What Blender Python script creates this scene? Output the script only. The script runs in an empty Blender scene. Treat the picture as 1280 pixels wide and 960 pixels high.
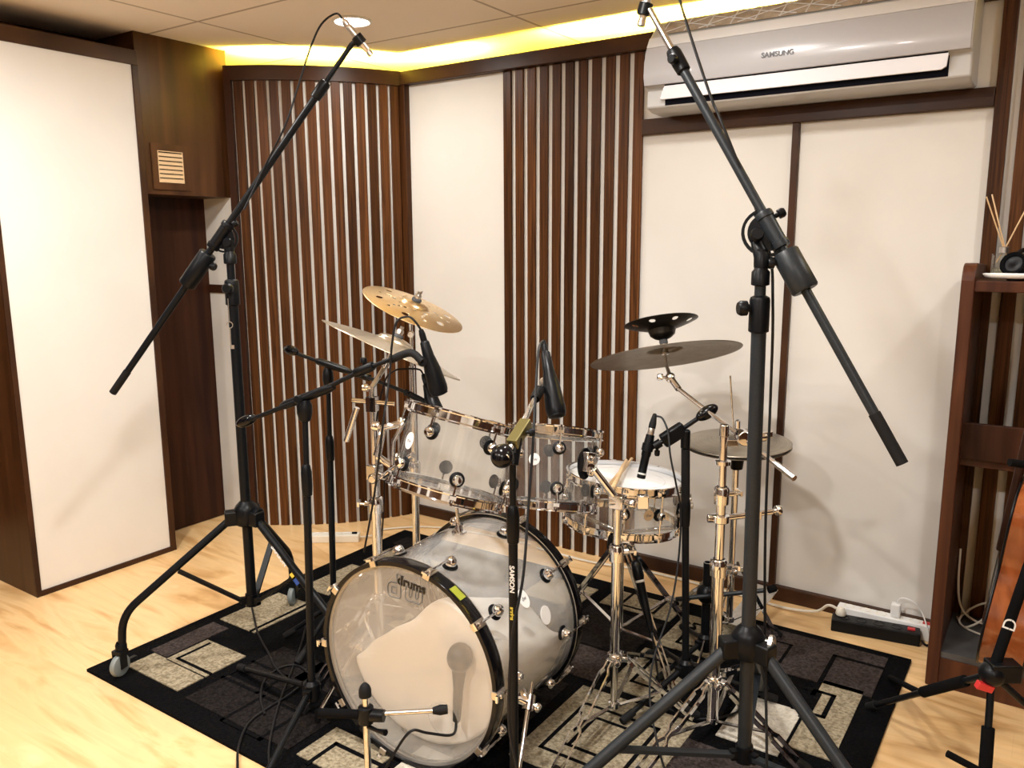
W = {
'cam_r': (0.828, 0.5607, -0.0045),
'cam_u': (-0.0937, 0.1463, 0.9848),
'cam_f': (-0.5528, 0.815, -0.1737),
'L_bottom': (-2.195, 1.65, 0.1922),
'L_hub': (-2.195, 1.65, 0.5115),
'L_clutch': (-2.195, 1.65, 1.2564),
'L_top': (-2.195, 1.65, 1.362),
'L_c1': (-2.4311, 1.3128, 0.0),
'L_c2': (-2.3763, 1.9811, 0.0),
'L_c3': (-1.7776, 1.6561, 0.0),
'L_piv': (-2.1963, 1.6325, 1.3995),
'L_butt': (-2.556, 1.4325, 0.9146),
'L_end': (-1.8467, 1.8721, 1.9865),
'L_cw0': (-2.3239, 1.5674, 1.2695),
'L_cw1': (-2.2498, 1.6129, 1.3623),
'L_sl0': (-2.241, 1.6226, 1.3797),
'L_sl1': (-2.2025, 1.6656, 1.4591),
'L_mid': (-1.9371, 1.82, 1.8571),
'L_mic0': (-1.8224, 1.8783, 1.9958),
'L_mic1': (-1.8029, 1.9074, 1.9552),
'L_micb': (-1.8452, 1.8513, 2.0567),
'L_cb0': (-1.8605, 1.8666, 2.0622),
'L_cb1': (-1.8874, 1.8509, 2.0741),
'L_cb2': (-1.9203, 1.8221, 2.0436),
'L_cb3': (-1.9414, 1.7927, 1.9728),
'L_cb4': (-1.9619, 1.7536, 1.8548),
'L_cb5': (-1.9829, 1.7152, 1.7415),
'L_cb6': (-2.0811, 1.7097, 1.6251),
'L_cb7': (-2.1202, 1.6563, 1.4989),
'R_bottom': (-0.5462, 1.8165, 0.147),
'R_hub': (-0.5497, 1.8141, 0.4545),
'R_clutch': (-0.5587, 1.808, 1.2502),
'R_top': (-0.5596, 1.8074, 1.3298),
'R_piv': (-0.5511, 1.8064, 1.4132),
'R_butt': (-0.246, 1.8138, 0.9374),
'R_end': (-0.8723, 1.8718, 1.9361),
'R_cw0': (-0.4596, 1.807, 1.2974),
'R_cw1': (-0.513, 1.8004, 1.3788),
'R_sl0': (-0.5197, 1.798, 1.3891),
'R_sl1': (-0.5702, 1.7922, 1.4646),
'R_mid': (-0.7937, 1.8615, 1.8102),
'R_gr0': (-0.3119, 1.8146, 1.0355),
'R_quad': (-0.5812, 1.8199, 1.3995),
'R_mic0': (-0.8863, 1.8751, 1.9389),
'R_mic1': (-0.8952, 1.874, 1.9042),
'R_micb': (-0.8785, 1.8779, 1.9844),
'R_cb0': (-0.8785, 1.8779, 1.9844),
'R_cb1': (-0.8659, 1.8967, 2.0326),
'R_cb2': (-0.8325, 1.9044, 2.0199),
'R_cb3': (-0.8041, 1.895, 1.943),
'R_cb4': (-0.7601, 1.8777, 1.837),
'R_cb5': (-0.7075, 1.8628, 1.7151),
'R_cb6': (-0.6642, 1.8285, 1.6465),
'R_cb7': (-0.5715, 1.8756, 1.3994),
'R_cb8': (-0.5458, 1.8624, 1.2561),
'R_cb9': (-0.5586, 1.9265, 1.0217),
'R_cb10': (-0.5478, 1.8972, 0.792),
'R_cb11': (-0.5329, 1.8668, 0.6023),
'R_cb12': (-0.5052, 1.8219, 0.3609),
'R_cb13': (-0.4714, 1.746, 0.1852),
'R_f1': (-0.9498, 1.4427, 0.0),
'R_f2': (-0.0262, 1.6387, 0.0),
'R_f3': (-0.6602, 2.3546, 0.0),
'A_base': (-0.9805, 1.4471, 0.0326),
'A_clutch': (-0.9805, 1.4471, 0.7709),
'A_clutch2': (-0.9805, 1.4471, 0.7235),
'A_top': (-0.9805, 1.4471, 0.9384),
'A_let0': (-0.9805, 1.4471, 0.7005),
'A_let1': (-0.9805, 1.4471, 0.5489),
'A_butt': (-0.9875, 1.4171, 0.935),
'A_b0': (-0.9833, 1.4486, 0.9541),
'A_b1': (-0.9935, 1.5229, 0.9898),
'A_end': (-1.0574, 1.6867, 1.0407),
'A_joint': (-1.0623, 1.7097, 1.049),
'A_mic0': (-1.0843, 1.7407, 1.1497),
'A_mic1': (-1.0078, 1.682, 0.9761),
'A_cb0': (-1.0843, 1.7407, 1.1497),
'A_cb1': (-1.06, 1.6794, 1.1298),
'A_cb2': (-1.0007, 1.5683, 0.9956),
'A_cb3': (-0.9706, 1.5143, 0.9344),
'A_cb4': (-0.9503, 1.4627, 0.8004),
'A_cb5': (-0.925, 1.4041, 0.6753),
'A_cb6': (-0.927, 1.3621, 0.5418),
'A_cb7': (-0.9164, 1.3326, 0.3698),
'A_cb8': (-0.8871, 1.3196, 0.2729),
'B_base': (-1.6873, 1.4527, 0.0717),
'B_clutch': (-1.6743, 1.4615, 0.7559),
'B_top': (-1.6705, 1.4641, 0.9532),
'B_f1': (-2.1264, 1.5335, 0.0),
'B_f2': (-1.5166, 1.069, 0.0),
'B_f3': (-1.4275, 1.7827, 0.0),
'B_butt': (-1.9106, 1.4094, 0.8848),
'B_disc': (-1.8722, 1.4273, 0.9046),
'B_b0': (-1.7626, 1.4627, 0.9521),
'B_piv': (-1.6752, 1.4673, 0.9831),
'B_b1': (-1.609, 1.4937, 1.0119),
'B_k1': (-1.5058, 1.5267, 1.0684),
'B_end': (-1.4088, 1.5516, 1.1067),
'B_bend': (-1.3758, 1.5641, 1.1181),
'B_joint': (-1.3417, 1.5705, 1.0972),
'B_mic0': (-1.3528, 1.5802, 1.1777),
'B_mic1': (-1.3175, 1.6058, 1.0129),
'B_cb0': (-1.3528, 1.5802, 1.1777),
'B_cb1': (-1.36, 1.5676, 1.1989),
'B_cb2': (-1.3763, 1.5591, 1.211),
'B_cb3': (-1.3987, 1.5413, 1.1991),
'B_cb4': (-1.4103, 1.5335, 1.1418),
'B_cb5': (-1.4213, 1.5328, 1.058),
'B_cb6': (-1.41, 1.4951, 0.9606),
'B_cb7': (-1.4242, 1.4875, 0.8548),
'B_cb8': (-1.4943, 1.5298, 0.701),
'B_cb9': (-1.673, 1.6681, 0.4791),
'C_base': (-2.0379, 1.8728, 0.0459),
'C_clutch': (-2.0282, 1.8794, 0.7057),
'C_top': (-2.0246, 1.8818, 0.9497),
'C_f1': (-2.1718, 1.7626, 0.0),
'C_butt': (-2.195, 1.8353, 1.0433),
'C_disc': (-2.1593, 1.8458, 1.0364),
'C_b0': (-2.0612, 1.8689, 1.0055),
'C_b1': (-1.9681, 1.9019, 0.979),
'C_mid': (-1.8543, 1.8791, 0.9707),
'C_end': (-1.5953, 1.8051, 0.9508),
'C_bend': (-1.5657, 1.8212, 0.9318),
'C_joint': (-1.5382, 1.825, 0.9195),
'C_mic0': (-1.5734, 1.844, 1.0057),
'C_mic1': (-1.5116, 1.8256, 0.8956),
'C_cb0': (-1.5734, 1.844, 1.0057),
'C_cb1': (-1.5847, 1.8393, 1.0199),
'C_cb2': (-1.6301, 1.833, 1.0194),
'C_cb3': (-1.6548, 1.8028, 1.014),
'C_cb4': (-1.6957, 1.8027, 0.9708),
'C_cb5': (-1.7365, 1.8031, 0.8148),
'D_base': (-0.8578, 2.2133, 0.0324),
'D_clutch': (-0.8724, 2.2034, 0.6024),
'D_clutch2': (-0.8758, 2.2011, 0.738),
'D_top': (-0.8783, 2.1994, 0.835),
'D_butt': (-0.8108, 2.2377, 0.9149),
'D_disc': (-0.8326, 2.22, 0.9013),
'D_b1': (-0.8934, 2.1926, 0.8512),
'D_b0': (-0.9331, 2.1589, 0.8192),
'D_joint': (-0.9585, 2.1378, 0.8009),
'D_mic0': (-0.965, 2.1393, 0.8286),
'D_mic1': (-0.9753, 2.1077, 0.7133),
'D_xlr': (-0.9638, 2.1504, 0.877),
'D_cb0': (-0.9638, 2.1504, 0.877),
'D_cb1': (-0.9556, 2.1594, 0.8931),
'D_cb2': (-0.9355, 2.1597, 0.8882),
'D_cb3': (-0.9105, 2.1448, 0.8538),
'D_cb4': (-0.8906, 2.1203, 0.7906),
'D_cb5': (-0.8697, 2.1176, 0.7115),
'D_cb6': (-0.8545, 2.1226, 0.6291),
'D_cb7': (-0.8436, 2.0895, 0.4969),
'D_cb8': (-0.8315, 2.0123, 0.3838),
'D_cb9': (-0.8372, 1.9242, 0.2766),
'D_cb10': (-0.819, 1.8581, 0.1962),
'D_cb11': (-0.7529, 1.7662, 0.1305),
'D_cb12': (-0.7049, 1.7251, 0.0724),
'E_base': (-1.3219, 1.3035, 0.0112),
'E_clamp': (-1.3219, 1.3035, 0.2419),
'E_top': (-1.3219, 1.3035, 0.3105),
'E_tip': (-1.3219, 1.3035, 0.3423),
'E_a0': (-1.4122, 1.2329, 0.2667),
'E_a1': (-1.3844, 1.2509, 0.2627),
'E_a2': (-1.2948, 1.3104, 0.2565),
'E_end': (-1.1749, 1.3948, 0.2712),
'F_base': (-0.8829, 2.4408, 0.0145),
'F_hub': (-0.8829, 2.4408, 0.2511),
'F_top': (-0.8829, 2.4408, 0.3599),
'F_a0': (-0.6831, 2.5044, 0.3101),
'F_a1': (-0.71, 2.4845, 0.3027),
'F_a2': (-0.9777, 2.4108, 0.233),
'F_a3': (-0.9922, 2.3857, 0.2191),
'F_mic0': (-1.0169, 2.171, 0.43),
'F_mic1': (-0.9362, 2.1229, 0.2351),
'S1_j1': (-1.692, 1.7449, 0.605),
'S1_j2': (-1.692, 1.7449, 0.7069),
'S1_t': (-1.692, 1.7449, 0.9187),
'S1_base': (-1.692, 1.7449, 0.3703),
'S1_a': (-1.692, 1.7449, 0.9676),
'S2_stub': (-0.987, 1.983, 0.0002),
'S2_hub': (-0.987, 1.983, 0.1999),
'S2_j1': (-0.987, 1.983, 0.525),
'S2_top': (-0.987, 1.983, 0.663),
'S2_fa': (-0.9807, 1.6224, 0.0),
'S2_fb': (-0.7803, 2.0968, 0.0),
'S2_fc': (-1.04, 2.36, 0.0),
'S3_stub': (-0.718, 2.07, 0.0039),
'S3_hub': (-0.718, 2.07, 0.1732),
'S3_j1': (-0.718, 2.07, 0.5132),
'S3_j2': (-0.718, 2.07, 0.6517),
'S3_j3': (-0.718, 2.07, 0.7199),
'S3_j4': (-0.718, 2.07, 0.8096),
'S3_top': (-0.718, 2.07, 0.8937),
'S3_fa': (-0.8081, 1.7378, 0.0),
'S3_fb': (-0.4375, 2.0235, 0.0),
'S3_fc': (-0.75, 2.47, 0.0),
'S3_b0': (-0.518, 2.0279, 0.8082),
'S3_b1': (-0.7179, 2.0683, 0.8852),
'S3_b2': (-0.9453, 2.2967, 0.954),
'S3_tilt': (-0.9844, 2.3251, 0.981),
'ride_c': (-1.094, 2.537, 1.013),
'ride_n': (-0.256, 0.2, 0.946),
'crash_c': (-1.6979, 1.8454, 1.0694),
'crash_n': (0.2619, 0.3429, 0.9021),
'gold_c': (-1.815, 2.083, 1.175),
'gold_n': (0.401, 0.107, 0.91),
'G_bot': (-0.0512, 2.2517, 0.3258),
'G_leg': (-0.3716, 2.4535, 0.0),
'G_hub': (-0.0575, 2.1342, 0.3707),
'G_stub': (-0.347, 2.6651, 0.0),
'G_j1': (-0.1954, 2.3863, 0.1496),
'G_f2': (-0.0434, 2.0319, 0.1333),
'G_j2': (-0.0496, 2.1041, 0.2041),
'G_stub2': (-0.1151, 2.1158, 0.1796),
'G_yoke': (-0.0693, 2.2093, 0.8758),
'G_up': (-0.0021, 2.2216, 0.6618),
'diff': (-0.1637, 2.93, 1.2843),
'dish': (-0.1662, 2.8, 1.2846),
'st1': (-0.2127, 2.96, 1.5348),
'st2': (-0.1043, 2.93, 1.5251),
'st3': (-0.1789, 2.95, 1.298),
'h_drums': (-1.3275, 1.4729, 0.5264),
'h_dw': (-1.3522, 1.4717, 0.4944),
'h_port': (-1.2321, 1.4777, 0.1768),
'h_egg': (-1.203, 1.4792, 0.3417),
'h_eggs': (-1.2166, 1.4785, 0.1864),
'h_logo_r': (-1.2725, 1.4757, 0.4762),
'k1_0': (-2.4654, 1.8514, 0.018),
'k1_1': (-2.2887, 1.7359, 0.018),
'k1_2': (-2.1409, 1.661, 0.018),
'k1_3': (-2.0336, 1.6055, 0.018),
'k1_4': (-1.9379, 1.5801, 0.018),
'k1_5': (-1.8569, 1.5941, 0.018),
'k2_0': (-2.2343, 1.9239, 0.018),
'k2_1': (-2.1082, 1.7846, 0.018),
'k2_2': (-2.003, 1.6567, 0.018),
'k2_3': (-1.8856, 1.5035, 0.018),
'k2_4': (-1.7879, 1.3913, 0.018),
'k2_5': (-1.6935, 1.2963, 0.018),
'k2_6': (-1.5915, 1.2228, 0.018),
'k3_0': (-1.8965, 1.6368, 0.018),
'k3_1': (-1.872, 1.5233, 0.018),
'k3_2': (-1.8678, 1.4367, 0.018),
'k3_3': (-1.85, 1.3498, 0.018),
'k3_4': (-1.7782, 1.2612, 0.018),
'k3_5': (-1.6935, 1.1936, 0.018),
'k4_0': (-1.8907, 1.6348, 0.018),
'k4_1': (-1.9861, 1.6555, 0.018),
'k4_2': (-2.0226, 1.6129, 0.018),
'k4_3': (-2.0042, 1.536, 0.018),
'k4_4': (-1.932, 1.4619, 0.018),
'k4_5': (-1.8487, 1.4092, 0.018),
'h_d_bl': (-1.4037, 1.4691, 0.4778),
'h_d_tr': (-1.3583, 1.4714, 0.5458),
'h_d_br': (-1.3608, 1.4713, 0.4791),
'h_w_bl': (-1.3475, 1.4719, 0.48),
'h_w_tr': (-1.2865, 1.475, 0.5185),
'h_w_br': (-1.2929, 1.4747, 0.4778),
'tom1': (-1.2913, 1.6802, 0.9293),
'tom2': (-1.2142, 2.0193, 0.8358),
'snare': (-1.1238, 2.3088, 0.6398),
'head': (-0.1273, 2.84, 1.3026),
'st0': (-0.2217, 2.89, 1.525),
'st4': (-0.1434, 2.91, 1.3048),
'stk0': (-1.0505, 2.0313, 0.6839),
'stk1': (-1.2148, 2.5478, 0.6377),
'stk2': (-1.0347, 2.0459, 0.6901),
'stk3': (-1.1991, 2.4705, 0.6519),
'ws': (-2.758, 2.561, 0.0),
'ws_a': (0.6327, 0.2105, 0.0),
}
LAMP_W = ((7.5,8,8),(24,31,0),(22,35,32))
EXPOSURE = 0.05
import bpy, math, random
from mathutils import Vector as V, Matrix
random.seed(7)
SC = bpy.context.scene
COL = SC.collection
PI = math.pi
def P(k): return V(W[k])

# ------------------------------------------------------------------ geometry builder
def frame(axis):
    a = V(axis).normalized()
    t = V((0, 0, 1)) if abs(a.z) < .95 else V((1, 0, 0))
    x = t.cross(a).normalized(); y = a.cross(x).normalized()
    return x, y, a

class G:
    """collects faces of one mesh (world coordinates)"""
    def __init__(s): s.v = []; s.f = []; s.m = []
    def add(s, vs, fs, m=0):
        o = len(s.v); s.v += [tuple(p) for p in vs]
        for f in fs: s.f.append(tuple(i + o for i in f)); s.m.append(m)
        return s
    def box(s, lo, hi, m=0):
        x0, y0, z0 = lo; x1, y1, z1 = hi
        vs = [(x0,y0,z0),(x1,y0,z0),(x1,y1,z0),(x0,y1,z0),(x0,y0,z1),(x1,y0,z1),(x1,y1,z1),(x0,y1,z1)]
        return s.add(vs, [(0,3,2,1),(4,5,6,7),(0,1,5,4),(1,2,6,5),(2,3,7,6),(3,0,4,7)], m)
    def obox(s, c, ex, ey, ez, m=0):
        c, ex, ey, ez = V(c), V(ex), V(ey), V(ez)
        vs = [c + a*ex + b*ey + d*ez for d in (-1, 1) for a, b in ((-1,-1),(1,-1),(1,1),(-1,1))]
        return s.add(vs, [(0,3,2,1),(4,5,6,7),(0,1,5,4),(1,2,6,5),(2,3,7,6),(3,0,4,7)], m)
    def bar(s, p0, p1, w, t, up=(0,0,1), m=0):
        p0, p1 = V(p0), V(p1); d = (p1 - p0); a = d.normalized()
        sd = a.cross(V(up)); sd = sd.normalized() if sd.length > 1e-5 else V((1,0,0)); u = sd.cross(a)
        return s.obox((p0+p1)/2, d/2, sd*w/2, u*t/2, m)
    def tube(s, pts, r, n=10, m=0, caps=True):
        pts = [V(p) for p in pts]; k = len(pts)
        rs = list(r) if hasattr(r, '__len__') else [r]*k
        tan = []
        for i in range(k):
            a = pts[max(i-1, 0)]; b = pts[min(i+1, k-1)]
            d = b - a; tan.append(d.normalized() if d.length > 1e-9 else V((0,0,1)))
        x, y, a = frame(tan[0]); vs = []; fs = []
        for i in range(k):
            if i:
                q = tan[i-1].rotation_difference(tan[i]); x = q @ x; y = q @ y
            for j in range(n):
                an = 2*PI*j/n; vs.append(pts[i] + (x*math.cos(an) + y*math.sin(an))*rs[i])
        for i in range(k-1):
            for j in range(n):
                fs.append((i*n+j, i*n+(j+1) % n, (i+1)*n+(j+1) % n, (i+1)*n+j))
        if caps: fs += [tuple(reversed(range(n))), tuple(range((k-1)*n, k*n))]
        return s.add(vs, fs, m)
    def cyl(s, p0, p1, r0, r1=None, n=16, m=0):
        return s.tube([p0, p1], [r0, r0 if r1 is None else r1], n, m)
    def lathe(s, prof, o, axis, n=32, closed=False, m=0):
        x, y, a = frame(axis); o = V(o); vs = []; fs = []; k = len(prof)
        for r, h in prof:
            for j in range(n):
                an = 2*PI*j/n; vs.append(o + a*h + (x*math.cos(an) + y*math.sin(an))*max(r, 1e-5))
        for i in range(k if closed else k-1):
            i2 = (i+1) % k
            for j in range(n):
                fs.append((i*n+j, i*n+(j+1) % n, i2*n+(j+1) % n, i2*n+j))
        return s.add(vs, fs, m)
    def ell(s, o, ra, axis=(0,0,1), n=20, k=12, m=0):
        """ellipsoid: ra = (radius across, radius along axis)"""
        return s.lathe([(ra[0]*math.sin(PI*i/k), -ra[1]*math.cos(PI*i/k)) for i in range(k+1)], o, axis, n, m=m)
    def prism(s, poly, o, ux, uy, un, m=0):
        o, ux, uy, un = V(o), V(ux), V(uy), V(un); k = len(poly)
        vs = [o + ux*a + uy*b for a, b in poly] + [o + ux*a + uy*b + un for a, b in poly]
        fs = [tuple(reversed(range(k))), tuple(range(k, 2*k))]
        fs += [(i, (i+1) % k, k+(i+1) % k, k+i) for i in range(k)]
        return s.add(vs, fs, m)
    def build(s, name, mats, root=None, bevel=0, smooth=40, parent=None):
        loc = V((0,0,0))
        par = parent or root
        if par is not None:
            q = par; 
            while q: loc = loc + V(q.location); q = q.parent
        me = bpy.data.meshes.new(name)
        me.from_pydata([tuple(V(p) - loc) for p in s.v], [], s.f)
        mats = mats if isinstance(mats, (list, tuple)) else [mats]
        for mt in mats: me.materials.append(mt)
        me.polygons.foreach_set('material_index', s.m)
        import bmesh
        bm = bmesh.new(); bm.from_mesh(me); bmesh.ops.recalc_face_normals(bm, faces=bm.faces); bm.to_mesh(me); bm.free()
        if smooth:
            me.polygons.foreach_set('use_smooth', [True]*len(me.polygons)); me.set_sharp_from_angle(angle=math.radians(smooth))
        ob = bpy.data.objects.new(name, me); COL.objects.link(ob)
        if par is not None: ob.parent = par
        if bevel:
            b = ob.modifiers.new('bevel', 'BEVEL'); b.width = bevel; b.segments = 2; b.limit_method = 'ANGLE'; b.angle_limit = math.radians(50)
            b.harden_normals = False
        return ob

def cat(pts, n=6):
    """smooth curve through points"""
    p = [V(q) for q in pts]; p = [p[0]*2 - p[1]] + p + [p[-1]*2 - p[-2]]; out = []
    for i in range(1, len(p)-2):
        for k in range(n):
            t = k/n; a, b, c, d = p[i-1], p[i], p[i+1], p[i+2]
            out.append(.5*((2*b) + (c-a)*t + (2*a-5*b+4*c-d)*t*t + (3*b-a-3*c+d)*t**3))
    return out + [p[-2]]

def thing(name, label, category, loc, group=None):
    o = bpy.data.objects.new(name, None); COL.objects.link(o); o.location = V(loc); o.empty_display_size = .05
    o['label'] = label; o['category'] = category
    if group: o['group'] = group
    return o
def tag(o, label, category, group=None):
    o['label'] = label; o['category'] = category
    if group: o['group'] = group
    return o
def struct(o): o['kind'] = 'structure'; return o
def lab(o, t): o['label'] = t; return o

def text(name, body, size, mat, parent, o, ux, uy, extrude=.0004, outline=0, align='CENTER', bold=0):
    cu = bpy.data.curves.new(name, 'FONT'); cu.body = body; cu.size = size; cu.align_x = align; cu.align_y = 'CENTER'
    if outline: cu.fill_mode = 'NONE'; cu.bevel_depth = outline; cu.bevel_resolution = 1
    else: cu.extrude = extrude; cu.offset = bold
    tmp = bpy.data.objects.new(name, cu); COL.objects.link(tmp)
    dg = bpy.context.evaluated_depsgraph_get(); dg.update()
    me = bpy.data.meshes.new_from_object(tmp.evaluated_get(dg)); me.name = name
    bpy.data.objects.remove(tmp); me.materials.clear(); me.materials.append(mat)
    ob = bpy.data.objects.new(name, me); COL.objects.link(ob)
    ux, uy = V(ux).normalized(), V(uy).normalized(); un = ux.cross(uy).normalized(); uy = un.cross(ux)
    loc = V((0,0,0)); q = parent
    while q: loc += V(q.location); q = q.parent
    M = Matrix((ux, uy, un)).transposed().to_4x4(); M.translation = V(o) - loc
    ob.parent = parent; ob.matrix_local = M
    return ob

# ------------------------------------------------------------------ materials
def mat(name, col=(.8,.8,.8), rough=.5, metal=0, spec=.5, coat=0, emit=None, estr=0):
    m = bpy.data.materials.new(name); m.use_nodes = True; b = m.node_tree.nodes['Principled BSDF']
    b.inputs['Base Color'].default_value = (*col, 1); b.inputs['Roughness'].default_value = rough
    b.inputs['Metallic'].default_value = metal; b.inputs['Specular IOR Level'].default_value = spec
    b.inputs['Coat Weight'].default_value = coat
    if emit: b.inputs['Emission Color'].default_value = (*emit, 1); b.inputs['Emission Strength'].default_value = estr
    return m
def nodes(m): return m.node_tree.nodes, m.node_tree.links, m.node_tree.nodes['Principled BSDF']
def noise(m, scale, map_scale=(1,1,1), detail=4, coord='Object', dist=0):
    n, l, b = nodes(m)
    tc = n.new('ShaderNodeTexCoord'); mp = n.new('ShaderNodeMapping'); mp.inputs['Scale'].default_value = map_scale
    l.new(tc.outputs[coord], mp.inputs['Vector'])
    no = n.new('ShaderNodeTexNoise'); no.inputs['Scale'].default_value = scale; no.inputs['Detail'].default_value = detail
    no.inputs['Distortion'].default_value = dist
    l.new(mp.outputs['Vector'], no.inputs['Vector']); return no, mp
def ramp(m, fac, stops):
    n, l, b = nodes(m); r = n.new('ShaderNodeValToRGB'); e = r.color_ramp.elements
    while len(e) < len(stops): e.new(.5)
    for q, (p, c) in zip(e, stops): q.position = p; q.color = (*c, 1)
    l.new(fac, r.inputs['Fac']); return r
def bump(m, h, strength=.2, dist=.002):
    n, l, b = nodes(m); bu = n.new('ShaderNodeBump'); bu.inputs['Strength'].default_value = strength; bu.inputs['Distance'].default_value = dist
    l.new(h, bu.inputs['Height']); l.new(bu.outputs['Normal'], b.inputs['Normal'])
def mottled(name, c0, c1, scale, rough=.5, ms=(1,1,1), metal=0, bstr=0, detail=4, dist=0, lo=.35, hi=.65, spec=.5, bd=.002):
    m = mat(name, c0, rough, metal, spec); n, l, b = nodes(m); no, mp = noise(m, scale, ms, detail, dist=dist)
    r = ramp(m, no.outputs['Fac'], [(lo, c0), (hi, c1)]); l.new(r.outputs['Color'], b.inputs['Base Color'])
    if bstr: bump(m, no.outputs['Fac'], bstr, bd)
    return m

M = {}
M['cream'] = mottled('cream_wall_fabric', (.69,.667,.62), (.725,.702,.655), 3, .75, bstr=.05, spec=.2)
def slat_wood(name):
    m = mottled(name, (.024,.0085,.0030), (.135,.050,.0145), 9, .38, (9,9,.22), bstr=.10, detail=8, dist=1.1, lo=.28, hi=.74, bd=.001, spec=.13)
    n, l, b = nodes(m); ge = n.new('ShaderNodeNewGeometry'); r = n.new('ShaderNodeMapRange')
    r.inputs['To Min'].default_value = .50; r.inputs['To Max'].default_value = 1.30
    l.new(ge.outputs['Random Per Island'], r.inputs['Value'])
    mx = n.new('ShaderNodeVectorMath'); mx.operation = 'SCALE'; src = b.inputs['Base Color'].links[0].from_socket
    l.new(src, mx.inputs[0]); l.new(r.outputs['Result'], mx.inputs['Scale']); l.new(mx.outputs['Vector'], b.inputs['Base Color']); return m
M['wood'] = slat_wood('dark_stained_oak')
M['wood_dark'] = mottled('very_dark_wood', (.021,.0075,.0042), (.050,.018,.0085), 6, .42, (3,3,.16), detail=6, dist=.5, spec=.15)
M['wood_panel'] = mottled('brown_panel_wood', (.040,.0160,.0065), (.086,.036,.0135), 5, .32, (2.5,2.5,.18), detail=6, dist=.6, spec=.22)
M['trim_wood'] = mottled('trim_wood', (.030,.013,.007), (.062,.026,.0115), 9, .38, (.4,.4,.4), detail=5, spec=.18)
M['shelf_wood'] = mottled('shelf_wood', (.045,.014,.007), (.10,.034,.015), 7, .38, (3,3,.2), detail=6, dist=.6, spec=.25)
M['black_metal'] = mottled('black_powder_coat', (.0035,.0042,.0055), (.0055,.0065,.008), 300, .36, spec=.16)
M['grey_metal'] = mottled('dark_grey_powder_coat', (.013,.016,.019), (.018,.0215,.025), 260, .40, spec=.28)
M['black_plastic'] = mat('black_plastic', (.0035,.004,.005), .36, spec=.18)
M['rubber'] = mat('black_rubber', (.006,.006,.0065), .7, spec=.22)
M['foam'] = mat('black_foam', (.004,.004,.0045), .95, spec=.08)
M['gloss_black'] = mat('gloss_black_lacquer', (.003,.003,.004), .16, spec=.28)
M['chrome'] = mat('chrome', (.80,.82,.86), .07, 1)
M['chrome_worn'] = mottled('brushed_chrome', (.66,.65,.63), (.78,.78,.77), 60, .16, metal=1)
M['silver'] = mat('satin_silver', (.70,.66,.60), .3, 1)
M['brass'] = mat('brass', (.70,.48,.20), .3, 1)
M['white_plastic'] = mat('white_plastic', (.82,.82,.80), .35)
M['off_white'] = mat('ivory_plastic', (.78,.74,.63), .4)
M['cable'] = mat('black_cable_rubber', (.005,.005,.006), .5, spec=.3)
M['white_cable'] = mat('white_cable_rubber', (.74,.70,.60), .5)
M['pillow'] = mottled('white_pillow_cloth', (.80,.76,.69), (.84,.80,.74), 7, .85, bstr=.12, spec=.1, bd=.01)
M['drum_head_white'] = mottled('coated_drum_head', (.83,.83,.82), (.87,.87,.86), 90, .6, bstr=.04)
M['stick'] = mottled('hickory_drumstick', (.66,.44,.22), (.76,.54,.30), 20, .45, (6,6,6))
M['beige_wood'] = mat('pale_wood_louvre', (.72,.52,.30), .5)
M['caster'] = mat('grey_caster_tyre', (.20,.23,.23), .5)
M['label_white'] = mat('printed_white', (.70,.70,.68), .5)
M['label_yellow'] = mat('printed_yellow', (.65,.52,.06), .5)
M['label_blue'] = mat('printed_blue', (.02,.06,.25), .5)
M['label_grey'] = mat('printed_grey', (.12,.12,.13), .4)
M['line_grey'] = mat('printed_outline', (.10,.10,.10), .5)
M['brass_dull'] = mat('dull_olive_brass', (.17,.145,.05), .3, .6)
M['red'] = mat('red_plastic', (.55,.03,.03), .35)
M['ac_white'] = mat('white_appliance_plastic', (.50,.50,.49), .30)
M['ac_lip'] = mat('white_glossy_lip', (.74,.74,.74), .25)
M['ac_panel'] = mat('pearl_appliance_panel', (.46,.46,.48), .25, coat=.2)
M['ac_flap'] = mat('glossy_white_flap', (.86,.87,.92), .15, coat=.5)
M['ac_dark'] = mat('dark_slot', (.004,.004,.007), .7, spec=.04)
M['filter'] = mottled('dusty_filter_mesh', (.36,.29,.21), (.50,.42,.33), 30, .8)
M['wood_felt'] = mat('grey_felt', (.10,.10,.10), .95, spec=.1)
M['stone'] = mottled('grey_shelf_top', (.055,.055,.055), (.085,.085,.085), 12, .4)

def cymbal_mat(name, c0, c1, rough, scale=1.0):
    m = mat(name, c0, rough, 1); n, l, b = nodes(m)
    tc = n.new('ShaderNodeTexCoord'); sep = n.new('ShaderNodeVectorMath'); sep.operation = 'LENGTH'
    l.new(tc.outputs['Object'], sep.inputs[0])
    no = n.new('ShaderNodeTexNoise'); no.noise_dimensions = '1D'; no.inputs['Scale'].default_value = 260*scale; no.inputs['Detail'].default_value = 3
    l.new(sep.outputs['Value'], no.inputs['W'])
    no2 = n.new('ShaderNodeTexNoise'); no2.inputs['Scale'].default_value = 16; l.new(tc.outputs['Object'], no2.inputs['Vector'])
    mx = n.new('ShaderNodeMath'); mx.operation = 'ADD'; l.new(no.outputs['Fac'], mx.inputs[0]); l.new(no2.outputs['Fac'], mx.inputs[1])
    dv = n.new('ShaderNodeMath'); dv.operation = 'MULTIPLY'; dv.inputs[1].default_value = .5; l.new(mx.outputs[0], dv.inputs[0])
    r = ramp(m, dv.outputs[0], [(.35, c0), (.65, c1)]); l.new(r.outputs['Color'], b.inputs['Base Color'])
    bump(m, dv.outputs[0], .25, .0006); return m
M['cym_gold'] = cymbal_mat('brilliant_bronze', (.82,.58,.30), (.92,.72,.44), .30)
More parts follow.
